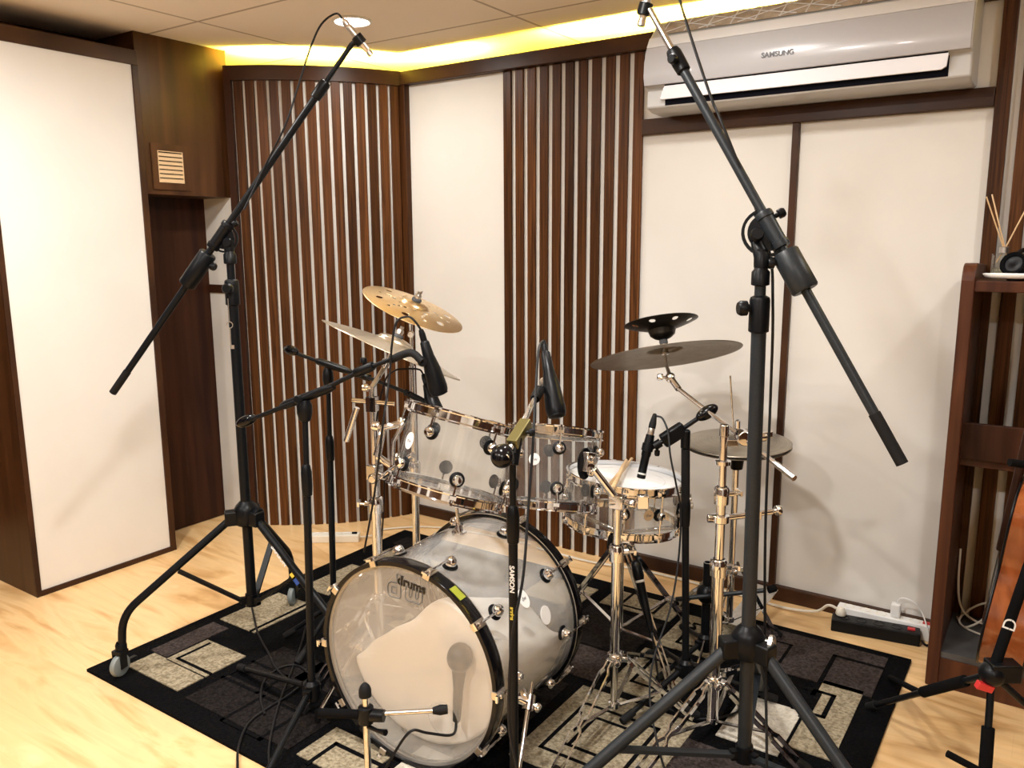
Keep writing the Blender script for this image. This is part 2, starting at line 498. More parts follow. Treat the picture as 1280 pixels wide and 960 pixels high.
M['cym_pale'] = cymbal_mat('pale_bronze', (.66,.60,.50), (.80,.74,.62), .30)
M['cym_dark'] = cymbal_mat('dark_raw_bronze', (.16,.13,.095), (.30,.25,.19), .40)
M['cym_black'] = cymbal_mat('blackened_bronze', (.035,.033,.03), (.07,.065,.06), .38)
M['cym_grey'] = cymbal_mat('grey_bronze', (.30,.27,.22), (.46,.42,.35), .36)

def clear(name, tint=(.97,.97,.96), haze=.06, rough=.02, ior=1.49, hazecol=(.8,.8,.78)):
    """thin clear plastic: see-through with Fresnel reflection and a little haze"""
    m = bpy.data.materials.new(name); m.use_nodes = True; n = m.node_tree.nodes; l = m.node_tree.links
    n.remove(n['Principled BSDF']); out = n['Material Output']
    t = n.new('ShaderNodeBsdfTransparent'); t.inputs['Color'].default_value = (*tint, 1)
    d = n.new('ShaderNodeBsdfDiffuse'); d.inputs['Color'].default_value = (*hazecol, 1)
    g = n.new('ShaderNodeBsdfGlossy'); g.inputs['Roughness'].default_value = rough
    lw = n.new('ShaderNodeLayerWeight'); lw.inputs['Blend'].default_value = .5
    pw = n.new('ShaderNodeMath'); pw.operation = 'POWER'; pw.inputs[1].default_value = 4.5; l.new(lw.outputs['Facing'], pw.inputs[0])
    f0 = ((ior-1)/(ior+1))**2; f = n.new('ShaderNodeMath'); f.operation = 'MULTIPLY_ADD'; f.inputs[1].default_value = .9 - f0; f.inputs[2].default_value = f0
    l.new(pw.outputs[0], f.inputs[0])
    a = n.new('ShaderNodeMixShader'); a.inputs['Fac'].default_value = haze
    l.new(t.outputs[0], a.inputs[1]); l.new(d.outputs[0], a.inputs[2])
    b = n.new('ShaderNodeMixShader'); l.new(f.outputs[0], b.inputs['Fac']); l.new(a.outputs[0], b.inputs[1]); l.new(g.outputs[0], b.inputs[2])
    l.new(b.outputs[0], out.inputs['Surface']); return m
M['acrylic'] = clear('clear_acrylic', (.99,.99,.985), .03, .03)
M['acrylic_bass'] = clear('clear_acrylic_scuff_sheen', (.99,.99,.985), .17, .08, hazecol=(.9,.9,.88))  # pale haze paints scratches and the bright ceiling reflection together
M['head_clear'] = clear('clear_drum_head', (.99,.985,.97), .27, .10, hazecol=(.80,.74,.65))  # beige haze colour also stands in for bright reflections on the head
M['head_tom'] = clear('clear_tom_head', (.99,.99,.985), .07, .12)
M['glass'] = clear('clear_glass', (.96,.96,.94), .02, .02)
M['scent'] = clear('pale_yellow_oil', (.90,.86,.66), .15, .02)

# floor: pale laminate planks running along X
m = M['floor'] = mat('pale_laminate', (.8,.55,.3), .30, spec=.45); n, l, b = nodes(m)
no, mp = noise(m, 3.0, (.42,2.1,1), 9, dist=2.6)
no2, mp2 = noise(m, 26, (.06,1.4,1), 4)
r1 = ramp(m, no.outputs['Fac'], [(.30, (.60,.34,.135)), (.41, (.74,.465,.205)), (.52, (.83,.56,.275)), (.62, (.80,.525,.25)), (.74, (.87,.625,.335))])
r2 = ramp(m, no2.outputs['Fac'], [(.25, (.86,.86,.86)), (.6, (1,1,1))])
mx = n.new('ShaderNodeMixRGB'); mx.blend_type = 'MULTIPLY'; mx.inputs['Fac'].default_value = .6
l.new(r1.outputs[0], mx.inputs[1]); l.new(r2.outputs[0], mx.inputs[2])
tc = n.new('ShaderNodeTexCoord'); br = n.new('ShaderNodeTexBrick'); br.inputs['Scale'].default_value = 1
br.inputs['Brick Width'].default_value = 1.25; br.inputs['Row Height'].default_value = .128; br.inputs['Mortar Size'].default_value = .0012
br.inputs['Color1'].default_value = (.95,.95,.95,1); br.inputs['Color2'].default_value = (1,1,1,1); br.inputs['Mortar'].default_value = (.70,.66,.6,1)
l.new(tc.outputs['Object'], br.inputs['Vector'])
mx2 = n.new('ShaderNodeMixRGB'); mx2.blend_type = 'MULTIPLY'; mx2.inputs['Fac'].default_value = .22
l.new(mx.outputs[0], mx2.inputs[1]); l.new(br.outputs['Color'], mx2.inputs[2]); l.new(mx2.outputs[0], b.inputs['Base Color'])

# ceiling: suspended tiles with a thin grid
m = M['ceiling'] = mat('ceiling_tile', (.93,.87,.80), .8, spec=.2); n, l, b = nodes(m)
tc = n.new('ShaderNodeTexCoord'); br = n.new('ShaderNodeTexBrick'); br.offset = 0; br.squash = 1; br.inputs['Scale'].default_value = 1
br.inputs['Brick Width'].default_value = 1.083; br.inputs['Row Height'].default_value = .661; br.inputs['Mortar Size'].default_value = .008; br.inputs['Mortar Smooth'].default_value = .3
br.inputs['Color1'].default_value = (.93,.87,.80,1); br.inputs['Color2'].default_value = (.92,.86,.79,1); br.inputs['Mortar'].default_value = (.50,.44,.37,1)
mp = n.new('ShaderNodeMapping'); mp.inputs['Location'].default_value = (2.973 + 3*1.083, -2.153 + 6*.661, 0)
l.new(tc.outputs['Object'], mp.inputs['Vector']); l.new(mp.outputs['Vector'], br.inputs['Vector']); l.new(br.outputs['Color'], b.inputs['Base Color'])

def rugmat(name, c0, c1):
    return mottled(name, c0, c1, 110, .95, bstr=.9, detail=3, spec=.05, bd=.006)
M['rug_black'] = rugmat('rug_black_pile', (.002,.002,.0025), (.0045,.0045,.005))
M['rug_brown'] = rugmat('rug_brown_pile', (.026,.020,.019), (.064,.050,.046))
M['rug_char'] = rugmat('rug_charcoal_pile', (.007,.006,.006), (.019,.016,.0155))
M['rug_beige'] = rugmat('rug_beige_pile', (.19,.155,.10), (.385,.33,.23))
M['rug_white'] = rugmat('rug_cream_pile', (.50,.46,.38), (.66,.61,.52))
# guitar wood
m = M['guitar'] = mottled('flamed_mahogany', (.15,.036,.009), (.36,.105,.030), 7, .16, (2.5,2.5,.9), detail=5, dist=.6, lo=.3, hi=.7)
M['led'] = mat('amber_led_strip', (1,.8,.2), .5, emit=(1.0,.76,.075), estr=1100)
M['led_dim'] = mat('amber_led_strip_dim', (1,.8,.2), .5, emit=(1.0,.68,.02), estr=170)
M['lamp'] = mat('lit_lamp_diffuser', (1,1,1), .5, emit=(1,.95,.88), estr=25)

# ------------------------------------------------------------------ the room
CEIL = 2.27
XL, XR, YF, YB = -4.3, 1.7, -1.7, 3.62
struct(G().box((XL,YF,-.1), (XR,YB,0)).build('floor', M['floor'], smooth=0))
struct(G().box((XL,YF,CEIL), (XR,YB,CEIL+.1)).build('ceiling', M['ceiling'], smooth=0))
struct(G().box((XL-.1,YF-.1,-.1), (XR+.1,YF,CEIL+.1)).build('wall_front', M['cream'], smooth=0))
struct(G().box((XR,YF,-.1), (XR+.1,YB,CEIL+.1)).build('wall_right', M['cream'], smooth=0))
struct(G().box((XL-.1,YF,-.1), (XL,YB,CEIL+.1)).build('wall_left', M['wood_panel'], smooth=0))
# the true rear wall behind the built-out panelling, lit by the cove
struct(G().box((XL,YB,-.1), (XR,YB+.1,CEIL+.1)).build('wall_rear', M['cream'], smooth=0))
wb = struct(G().box((-2.72,3.09,0), (XR,3.30,2.150)).build('wall_back', M['cream'], smooth=0))
# top moulding, baseboard and panel trims of the back wall
struct(G().box((-2.735,3.05,2.132), (XR,3.092,2.192)).build('trim_1', M['trim_wood'], bevel=.003, smooth=0))
struct(G().box((-2.735,3.055,0), (-2.682,3.092,2.132)).build('trim_2', M['wood'], bevel=.003, smooth=0))
struct(G().box((-1.452,3.066,1.812), (-.238,3.092,1.872)).build('trim_3', M['trim_wood'], bevel=.003, smooth=0))
struct(G().box((-.863,3.072,.03), (-.838,3.092,1.812)).build('trim_4', M['trim_wood'], bevel=.002, smooth=0))
struct(G().box((-1.452,3.066,0), (-.238,3.092,.058)).build('baseboard_back', M['trim_wood'], bevel=.003, smooth=0))
struct(G().box((-2.682,3.072,0), (-2.13,3.092,.05)).build('baseboard_corner', M['trim_wood'], bevel=.003, smooth=0))

def slat_panel(label, x0, n, pitch, w, z0, z1, yf):
    t = thing('slat_panel', label, 'wall panel', (x0, 3.09, z0))
    g = G()
    for i in range(n): g.box((x0+i*pitch, yf, z0), (x0+i*pitch+w, 3.0885, z1))
    g.build('slats', M['wood'], t, bevel=.002, smooth=0)
    return t
slat_panel('flat panel of dark wooden slats between cream panel and air conditioner', -2.128, 11, .0633, .0415, .0, 2.131, 3.0765)
slat_panel('dark wooden slats on the wall behind the shelf', -.237, 16, .0690, .0425, .0, 2.131, 3.062)

for lb, x0, n_ in (('dark slat panel added behind the camera for chrome reflections, shelf side', -.9, 24), ('dark slat panel added behind the camera for chrome reflections, door side', -3.9, 24)):  # unseen dark slats, added to give the chrome something dark to reflect
    t = thing('slat_panel', lb, 'wall panel', (x0, YF, 0)); g = G()
    for i in range(n_): g.box((x0+i*.0633, YF+.001, 0), (x0+i*.0633+.052, YF+.02, 2.13))
    g.build('slats', M['wood'], t, smooth=0)
struct(G().box((XR-.02,-.6,0), (XR-.001,2.6,2.0)).build('wall_right_added_panel', M['wood_dark'], smooth=0))  # unseen dark sheet added for contrast in chrome reflections
struct(G().box((-2.0,YF+.001,0), (-1.2,YF+.04,2.05)).build('added_door_2', M['wood_dark'], smooth=0))  # unseen dark slab, added to darken the front wall in reflections

# convex corner diffuser of slats
A0 = V((-3.262, 2.515, 0)); A1 = V((-2.715, 3.075, 0)); ch = A1 - A0; cl = ch.length; sag = .068
Rr = cl*cl/(8*sag) + sag/2; mid = (A0 + A1)/2; nr = V((ch.y, -ch.x, 0)).normalized(); cen = mid - nr*(Rr - sag)
half = math.asin(cl/2/Rr); a_mid = math.atan2(nr.y, nr.x)
def arc(u, r=0):       # u from 0 (left end) to 1 (right end)
    a = a_mid - half + 2*half*u
    return cen + V((math.cos(a), math.sin(a), 0))*(Rr + r)
def arcpiece(g, u0, u1, r0, r1, z0, z1, k=2):
    us = [u0 + (u1-u0)*i/k for i in range(k+1)]
    poly = [arc(u, r1) for u in us] + [arc(u, r0) for u in reversed(us)]
    g.prism([(p.x, p.y) for p in poly], (0,0,z0), (1,0,0), (0,1,0), (0,0,z1-z0))
t = thing('curved_slat_panel', 'curved corner panel of dark wooden slats beside the brown door', 'wall panel', (A0.x, A0.y, 0))
g = G(); arcpiece(g, -.02, 1.02, -.05, 0, 0, 2.13, 24); g.build('backing_board', M['cream'], t, smooth=30)
g = G(); NS = 14
for i in range(NS):
    u0 = .022 + i*(.966/NS); arcpiece(g, u0, u0 + .966/NS*.735, .0005, .015, 0, 2.128)
g.build('slats', M['wood'], t, bevel=.0015, smooth=0)
g = G(); arcpiece(g, -.02, 1.01, -.012, .024, 2.128, 2.192, 24); g.build('top_moulding', M['trim_wood'], t, smooth=30)
g = G(); arcpiece(g, -.026, .012, -.05, .026, 0, 2.192); g.build('end_post', M['wood_dark'], t, smooth=0)
g = G(); arcpiece(g, .993, 1.015, -.05, .022, 0, 2.13); g.build('end_post', M['wood_dark'], t, smooth=0)

# boxed-out wall on the left with its cream panel
struct(G().box((XL,1.458,0), (-3.303,2.078,2.188)).build('wall_left_box', M['wood_panel'], smooth=0))
struct(G().box((-3.3035,1.478,.022), (-3.297,2.052,2.128)).build('wall_left_panel', M['cream'], smooth=0))
struct(G().box((-3.304,1.458,0), (-3.290,2.0795,.022)).build('baseboard_left', M['trim_wood'], smooth=0))
struct(G().box((-3.304,2.052,.022), (-3.290,2.0795,2.128)).build('trim_5', M['trim_wood'], bevel=.002, smooth=0))
struct(G().box((-3.304,1.458,2.128), (-3.290,2.0795,2.188)).build('trim_6', M['trim_wood'], bevel=.002, smooth=0))
struct(G().box((-3.3042,1.4581,.022), (-3.2931,1.478,2.128)).build('trim_7', M['trim_wood'], smooth=0))
# header over the door, door, return strip
struct(G().box((-3.75,2.081,1.607), (-3.312,2.535,CEIL)).build('wall_header', M['wood_panel'], bevel=.002, smooth=0))
struct(G().box((-3.56,1.95,.004), (-3.515,2.512,1.72)).build('door_1', M['wood_dark'], smooth=0))
struct(G().box((-3.62,2.513,0), (-3.27,2.535,1.607)).build('wall_return', M['cream'], smooth=0))
struct(G().box((-3.512,2.505,1.155), (-3.27,2.5125,1.195)).build('trim_8', M['wood_dark'], smooth=0))
struct(G().box((-3.7,1.6,0), (-3.6,3.62,CEIL)).build('wall_door_side', M['wood_dark'], smooth=0))

# vent grille in the header
t = thing('wall_vent', 'small vent with pale louvres in the brown header above the door', 'vent', (-3.311, 2.2, 1.72))
g = G(); y0, y1, z0, z1 = 2.118, 2.300, 1.628, 1.822
for lo, hi in (((-3.316,y0,z0),(-3.304,y1,z0+.032)), ((-3.316,y0,z1-.030),(-3.304,y1,z1)), ((-3.316,y0,z0+.032),(-3.304,y0+.028,z1-.030)), ((-3.316,y1-.030,z0+.032),(-3.304,y1,z1-.030))): g.box(lo, hi)
g.build('frame', M['wood_panel'], t, smooth=0)
g = G().box((-3.3135,y0+.02,z0+.02), (-3.311,y1-.02,z1-.02)); g.build('backing', M['ac_dark'], t, smooth=0)
g = G()
for i in range(7):
    z = z0 + .042 + i*.0182; g.obox((-3.308, (y0+y1)/2, z), (.006,0,-.003), (0,(y1-y0)/2-.032,0), (.0006,0,.0052))
g.build('louvres', M['beige_wood'], t, smooth=0)
g = G(); a, b_ = y0+.029, y1-.031; c, d = z0+.031, z1-.029
for lo, hi in (((-3.308,a,c),(-3.303,b_,c+.003)), ((-3.308,a,d-.003),(-3.303,b_,d)), ((-3.308,b_-.003,c+.003),(-3.303,b_,d-.003)), ((-3.308,a,c+.003),(-3.303,a+.003,d-.003))): g.box(lo, hi)
g.build('inner_rim', M['beige_wood'], t, smooth=0)

# amber cove light behind the mouldings
def led(label, segs, m):
    t = thing('led_strip', label, 'led strip', segs[0], 'cove led strips')
    g = G()
    for p, q in zip(segs, segs[1:]): g.bar(p, q, .014, .006)
    g.build('diffuser', m, t, smooth=0)
    return t
zc = 2.160
arc_pts = [arc(u, -.030) + V((0,0,zc)) for u in [i/12 for i in range(13)]]
led('amber cove strip hidden above the curved slat panel', arc_pts, M['led'])
led('amber cove strip above the cream corner panel', [V((-2.68,3.112,zc)), V((-2.33,3.112,zc))], M['led'])
led('dimmer amber cove strip above the flat slat panel', [V((-2.31,3.112,zc)), V((-1.86,3.112,zc))], M['led_dim'])
led('amber cove strip above the air conditioner', [V((-1.85,3.112,zc)), V((1.2,3.112,zc))], M['led'])

# recessed ceiling lamps: one in view, the unseen others assumed to light the room
LX = (-2.455, -1.0, .45); LY = (2.493, 1.15, -.35)
for i, x in enumerate(LX):
    for j, y in enumerate(LY):
        if i and j == 0: y = 2.22
        if i == 2 and j == 1: continue
        if i == 0 and j == 0: lb = 'round lit ceiling lamp above the left boom microphone'
        else: lb = ('unseen round ceiling lamp, %s row, %s column' % (('back-wall','middle','camera-side')[j], ('door-side','middle','shelf-side')[i]))
        t = thing('ceiling_lamp', lb, 'ceiling lamp', (x, y, CEIL), 'recessed ceiling lamps')
        G().lathe([(.078,0),(.080,-.006),(.070,-.009),(.066,-.004),(.066,0)], (x,y,CEIL), (0,0,1), 32).build('rim', M['white_plastic'], t)
        G().lathe([(0,-.0045),(.04,-.0045),(.066,-.0035)], (x,y,CEIL), (0,0,1), 32).build('diffuser', M['lamp'], t)
        L = bpy.data.lights.new('lamp_glow', 'AREA'); L.shape = 'DISK'; L.size = .13; L.energy = LAMP_W[j][i]; L.color = (1,.972,.935)
        o = bpy.data.objects.new('lamp_glow', L); COL.objects.link(o); o.parent = t; o.location = (0,0,-.014)
# ------------------------------------------------------------------ air conditioner on the back wall
t = thing('air_conditioner', 'white wall air conditioner mounted high above the cream panels', 'air conditioner', (-.82, 3.09, 1.88))
xa, xb = -1.352, -.292
prof = [(3.088,1.878),(3.03,1.868),(2.935,1.870),(2.893,1.882),(2.893,1.915),(2.893,1.95),(2.866,1.957),(2.858,1.99),(2.862,2.04),(2.880,2.090),(2.902,2.128),(2.912,2.136),(2.965,2.190),(3.0,2.205),(3.088,2.205)]
g = G().prism([(y, z) for y, z in prof], (xa,0,0), (0,1,0), (0,0,1), (xb-xa,0,0))
g.build('body', M['ac_white'], t, bevel=.006, smooth=40)
g = G()                                             # front panel: a bowed sheet in front of the body
pf = [(2.859,1.956),(2.851,1.99),(2.855,2.04),(2.873,2.090)]
poly = pf + [(y+.010, z) for y, z in reversed(pf)]
g.prism(poly, (xa+.004,0,0), (0,1,0), (0,0,1), (xb-xa-.008,0,0)); g.build('front_panel', M['ac_panel'], t, bevel=.002, smooth=50)
g = G(); pf = [(2.873,2.0915),(2.893,2.124),(2.898,2.130)]
poly = pf + [(y+.012, z-.004) for y, z in reversed(pf)]
g.prism(poly, (xa+.004,0,0), (0,1,0), (0,0,1), (xb-xa-.008,0,0)); g.build('top_lip', M['ac_lip'], t, bevel=.002, smooth=50)
g = G().box((xa+.075,2.8915,1.887), (xb-.062,2.896,1.957)); g.build('outlet_slot', M['ac_dark'], t, smooth=0)
g = G(); g.prism([(0,0),(.006,-.004),(xb-xa-.142,-.004),(xb-xa-.128,.004),(xb-xa-.124,.044),(0.018,.044)], (xa+.062,2.873,1.910), (1,0,0), (0,-.10,1), (0,.010,0))
g.build('flap', M['ac_flap'], t, bevel=.002, smooth=0)
g = G().box((xa+.080,2.868,1.9515), (xb-.064,2.880,1.9555)); g.build('shadow_gap', M['ac_dark'], t, smooth=0)
# inlet: dusty filter behind an open lattice
p0, p1 = V((0,2.909,2.139)), V((0,2.958,2.191)); d = p1 - p0
g = G().obox(((xa+xb)/2-.06,(p0.y+p1.y)/2-.001,(p0.z+p1.z)/2+.001), ((xb-xa)/2-.11,0,0), d/2, d.cross(V((1,0,0))).normalized()*.002)
g.build('filter', M['filter'], t, smooth=0)
g = G()
for i in range(11):
    x = xa + .05 + i*(xb-xa-.21)/10
    g.tube([V((x,p0.y-.004,p0.z+.002)), V((x+.012,p1.y-.004,p1.z+.002))], .0026, 6)
for k in range(6):
    x = xa + .05 + k*(xb-xa-.36)/5
    g.tube([V((x,p0.y-.005,p0.z+.003)), V((x+.20,p1.y-.005,p1.z+.003))], .0018, 6)
    g.tube([V((x+.20,p0.y-.005,p0.z+.003)), V((x,p1.y-.005,p1.z+.003))], .0018, 6)
g.build('inlet_grille', M['ac_lip'], t)
text('brand_lettering', 'SAMSUNG', .0235, M['label_grey'], t, (-.862, 2.8495, 2.008), (1,0,0), (0,-.04,1), .0006, bold=.0006)
g = G().lathe([(0,-.001),(.010,-.001),(.010,.0015),(0,.0015)], (-.40,2.893,2.127), (0,-.85,.5), 20); g.build('sensor_window', M['black_plastic'], t)

# ------------------------------------------------------------------ rug
RX0, RY0, RX1, RY1 = -2.564, 1.262, -.309, 2.838
rug = G().box((RX0,RY0,.0005), (RX1,RY1,.010))
def patch(g, x0, y0, x1, y1, h=.0135, m=0): g.box((RX0+x0,RY0+y0,.008), (RX0+x1,RY0+y1,h), m)
def edges(g, x0, y0, x1, y1, w=.012, skip='', h=.0142):
    if 'b' not in skip: patch(g, x0, y0, x1, y0+w, h)
    if 't' not in skip: patch(g, x0, y1-w, x1, y1, h)
    if 'l' not in skip: patch(g, x0, y0, x0+w, y1, h)
    if 'r' not in skip: patch(g, x1-w, y0, x1, y1, h)
gb, gn, gc, gl, gw = G(), G(), G(), G(), G()
patch(gb, .095,.085,.375,.185); patch(gb, .165,.18,.375,.345); edges(gl, .19,.20,.375,.335, skip='rt')
patch(gn, .065,.19,.155,.44); patch(gb, .065,.47,.235,.745); edges(gl, .20,.47,.245,.75, .01, 'ltb'); patch(gb, .248,.47,.262,.75)
patch(gc, .43,.075,.90,.235); patch(gc, .43,.27,.66,.46); edges(gl, .42,.21,.60,.34); edges(gl, .62,.06,.80,.22)
patch(gb, .935,.075,1.16,.225); edges(gl, .985,.06,1.19,.175, .014, 'b')
patch(gw, 1.20,.07,1.33,.30); patch(gc, .28,.82,.56,1.12); patch(gb, .10,.84,.25,1.12); patch(gb, .11,1.18,.42,1.35); patch(gn, .47,1.2,.80,1.46); patch(gc, .08,1.40,.40,1.50)
patch(gb, .62,.78,.86,1.02); edges(gl, .66,.80,.82,.95); patch(gn, .90,.95,1.12,1.20); patch(gb, .88,1.28,1.12,1.48); patch(gc, .62,.34,.86,.66)
patch(gb, 1.18,1.38,1.47,1.52); patch(gc, 1.16,1.06,1.46,1.34); patch(gn, 1.20,.86,1.44,1.05); edges(gl, 1.25,1.40,1.40,1.56, .012, 't')
patch(gb, 1.50,1.20,1.70,1.47); patch(gb, 1.48,.86,1.70,1.15); edges(gl, 1.55,1.24,1.66,1.42); edges(gl, 1.53,.92,1.65,1.10)
patch(gb, 1.42,.40,1.80,.82); edges(gl, 1.47,.47,1.72,.74); edges(gl, 1.53,.52,1.66,.69); patch(gc, 1.12,.42,1.38,.80); patch(gb, 1.46,.08,1.80,.34); edges(gl, 1.52,.13,1.7,.30)
patch(gn, 1.745,1.25,2.19,1.535); edges(gl, 2.03,1.16,2.19,1.46, .014, 'rb'); edges(gl, 1.80,1.30,1.90,1.45, .01, 'b')
patch(gb, 2.045,.86,2.165,1.272); patch(gl, 2.03,1.02,2.06,1.20, .0142); edges(gl, 2.0,1.05,2.10,1.20, .014, 'l')
patch(gw, 1.86,.80,2.035,1.055); patch(gn, 1.80,.30,2.17,.74); patch(gb, 1.90,.08,2.15,.26); edges(gl, 1.84,.40,2.0,.60)
for k, gg in enumerate((gb, gn, gc, gw, gl)):
    rug.add(gg.v, gg.f, k+1 if gg is not gl else 0)
o = rug.build('area_rug', [M['rug_black'], M['rug_beige'], M['rug_brown'], M['rug_char'], M['rug_white']], smooth=0)
tag(o, 'black area rug with beige and brown rectangles under the drum kit', 'rug')

# ------------------------------------------------------------------ tall overhead boom stands and small microphones
def clutch(g, p, a, r, h):
    """grip ring round a tube"""
    p, a = V(p), V(a).normalized()
    g.lathe([(r*.8,-h/2),(r,-h/2+.003),(r*1.06,-h*.1),(r*1.06,h*.35),(r*.9,h/2),(r*.6,h/2)], p, a, 20)
def knob(g, p, d, r, h, n=14):
    g.lathe([(0,0),(r*.5,0),(r*.5,h*.35),(r,h*.4),(r*1.02,h*.8),(r*.8,h),(0,h)], p, d, n)

def overhead_stand(name, key, label, metal, caster, sticker):
    b0 = P(key+'_bottom'); hub = P(key+'_hub'); cl = P(key+'_clutch'); top = P(key+'_top')
    t = thing(name, label, 'microphone stand', (b0.x, b0.y, 0), 'tall overhead boom stands')
    Z = V((0,0,1)); mm = M[metal]
    G().tube([b0, cl], .0165, 20).build('lower_pole', mm, t)
    G().tube([cl.lerp(b0,.04), top], .0125, 18).build('upper_pole', mm, t)
    g = G(); g.lathe([(.018,-.055),(.0225,-.052),(.0225,.018),(.0205,.024),(.0135,.028)], cl, Z, 20); g.build('clutch', M['black_plastic'], t)
    kd = V((.55,-.83,0)) if key == 'L' else V((-.75,-.6,0))
    g = G(); knob(g, cl + V((0,0,.0)) + kd*.018, kd, .017, .032); g.build('clutch_knob', M['black_plastic'], t)
    # hub: collar with three leg sockets
    g = G(); g.lathe([(.018,-.045),(.034,-.042),(.040,-.02),(.040,.012),(.032,.026),(.024,.034),(.018,.040)], hub, Z, 24)
    feet = [P(key+'_f%d' % i) for i in (1,2,3)] if not caster else [P('L_c%d' % i) for i in (1,2,3)]
    for f in feet:
        d = V((f.x-hub.x, f.y-hub.y, 0)).normalized(); g.obox(hub + d*.045 + V((0,0,-.014)), d*.024, d.cross(Z)*.020, Z*.024)
    g.build('hub', M['black_plastic'], t, bevel=.004, smooth=40)
    g = G(); kd2 = V((.95,.1,0)).normalized(); knob(g, hub + kd2*.04 + V((0,0,.0)), kd2, .024, .022); g.build('hub_knob', M['silver'] if key == 'R' else M['black_plastic'], t)
    # bottom brace collar
    g = G(); g.lathe([(.015,-.012),(.021,-.012),(.021,.03),(.015,.03)], b0, Z, 20)
    for f in feet:
        d = V((f.x-hub.x, f.y-hub.y, 0)).normalized(); g.obox(b0 + d*.026 + V((0,0,.008)), d*.010, d.cross(Z)*.008, Z*.012)
    g.build('brace_collar', M['black_plastic'], t, smooth=40)
    for k, f in enumerate(feet):
        d = V((f.x-hub.x, f.y-hub.y, 0)); R = d.length; d.normalize(); h0 = hub + d*.050 + V((0,0,-.018))
        if caster:
            kz = .20; knee = V((hub.x,hub.y,0)) + d*(R-.035) + Z*kz; end = V((f.x,f.y,.075))
            kn = V((end.x,end.y,kz+.015)) - d*.012; ka = h0.lerp(kn, 1-.060/(kn-h0).length); kb = kn.lerp(end, .060/(end-kn).length)
            pts = [h0, h0.lerp(ka,.5)] + [ka*(1-q)**2 + kn*2*q*(1-q) + kb*q*q for q in [i/8 for i in range(9)]] + [end]
            lg = G().tube(pts, .0128, 16).build('leg', mm, t)
            q = V((f.x,f.y,0)); rd = d if k else V((-.25,.95,0)).normalized()
            ax = rd.cross(Z)
            cw = G().lathe([(0,-.012),(.024,-.012),(.034,-.009),(.0365,-.004),(.0365,.004),(.034,.009),(.024,.012),(0,.012)], q + Z*.0375 - rd*.012 + Z*.010, ax, 28).build('caster_wheel', M['caster'], t, parent=lg)
            g = G()
            for s_ in (-1, 1): g.obox(q + Z*.066 - rd*.010 + ax*.0165*s_, rd*.013, ax*.0018, Z*.026)
            g.obox(q + Z*.092 - rd*.006, rd*.017, ax*.0185, Z*.006); g.lathe([(.011,0),(.018,.004),(.018,.022),(.014,.03)], q + Z*.092, Z, 16)
            g.bar(q + Z*.052, q + Z*.046 + rd*.055, .014, .005)
            g.build('caster_fork', M['black_metal'], t, parent=lg, smooth=40)
            bp = h0.lerp(knee, .53)
        else:
            end = V((f.x,f.y,.018)); lg = G().tube([h0, end], .0155, 16).build('leg', mm, t)
            dd = (end-h0).normalized()
            G().tube([end - dd*.05, end - dd*.004, V((f.x,f.y,.0145)) + d*.012], [.019,.0205,.014], 16).build('rubber_foot', M['rubber'], t, parent=lg)
            bp = h0.lerp(end, .56)
        G().bar(b0 + d*.03 + Z*.008, bp, .020, .010).build('brace', mm, t)
        if sticker == k:
            a = (knee if caster else end) - h0; un = V((-.0,-.9,.45)); un = (un - a.normalized()*un.dot(a.normalized())).normalized(); r_ = .0132 if caster else .0159
            st = G()
            s0 = h0.lerp(h0 + a, .12); s1 = h0.lerp(h0 + a, .56)
            text('leg_lettering', 'SAMSON', .021, M['label_white'], t, h0 + a*.34 + un*r_, a, un.cross(a), .0004, bold=.0006)
            st.bar(h0 + a*.50 + un*(r_-.001), h0 + a*.535 + un*(r_-.001), .016, .003, up=un); st.build('leg_sticker', M['label_yellow'], t, smooth=0)
            st = G(); st.bar(h0 + a*.55 + un*(r_-.001), h0 + a*.60 + un*(r_-.001), .018, .003, up=un); st.build('leg_sticker', M['label_blue'], t, smooth=0)
    # boom
    piv, butt, end, mid_ = P(key+'_piv'), P(key+'_butt'), P(key+'_end'), P(key+'_mid')
    ba = (end-butt).normalized()
    def on(q): return butt + ba*((V(q)-butt).dot(ba))
    m2 = on(mid_)
    G().tube([butt, m2], .0108, 16).build('boom_arm', mm, t)
    G().tube([m2 - ba*.02, end], .0076, 14).build('boom_extension', M['chrome_worn'] if key == 'R' else mm, t)
    g = G(); clutch(g, m2, ba, .0165, .062); kk = ba.cross(V((0,0,1))).normalized(); knob(g, m2 - kk*.014, -kk, .011, .022); g.build('boom_clutch', M['black_plastic'], t)
    c0, c1 = on(P(key+'_cw0')), on(P(key+'_cw1'))
    rw = .030 if key == 'R' else .0275
    g = G(); L_ = (c1-c0).length; g.lathe([(.012,0),(rw-.003,0),(rw,.004),(rw,L_-.004),(rw-.003,L_),(.012,L_)], c0, ba, 28); g.build('counterweight', mm, t)
    g = G(); kn = (V((-.83,-.56,0)) if key == 'R' else V((.8,.3,-.3))).normalized(); knob(g, c0 + ba*L_*.72 + kn*rw*.95, kn, .013, .022); g.build('counterweight_knob', M['black_plastic'], t)
    s0, s1 = on(P(key+'_sl0')), on(P(key+'_sl1')); L_ = (s1-s0).length
    g = G(); g.lathe([(.012,0),(.0195,0),(.0205,.006),(.0205,.014),(.0180,.016),(.0180,L_-.016),(.0205,L_-.014),(.0205,L_-.004),(.019,L_),(.012,L_)], s0, ba, 24); g.build('boom_sleeve', M['black_plastic'] if key == 'L' else mm, t)
    g = G(); kn = (V((.83,.56,.5))).normalized(); knob(g, s1 - ba*.02 + kn*.019, kn, .011, .024); g.build('sleeve_knob', M['black_plastic'], t)
    # slotted tilt plate between pole top and sleeve
    sm = (s0+s1)/2; off = V((.56,-.83,0))*(.0 if key=='R' else .0)
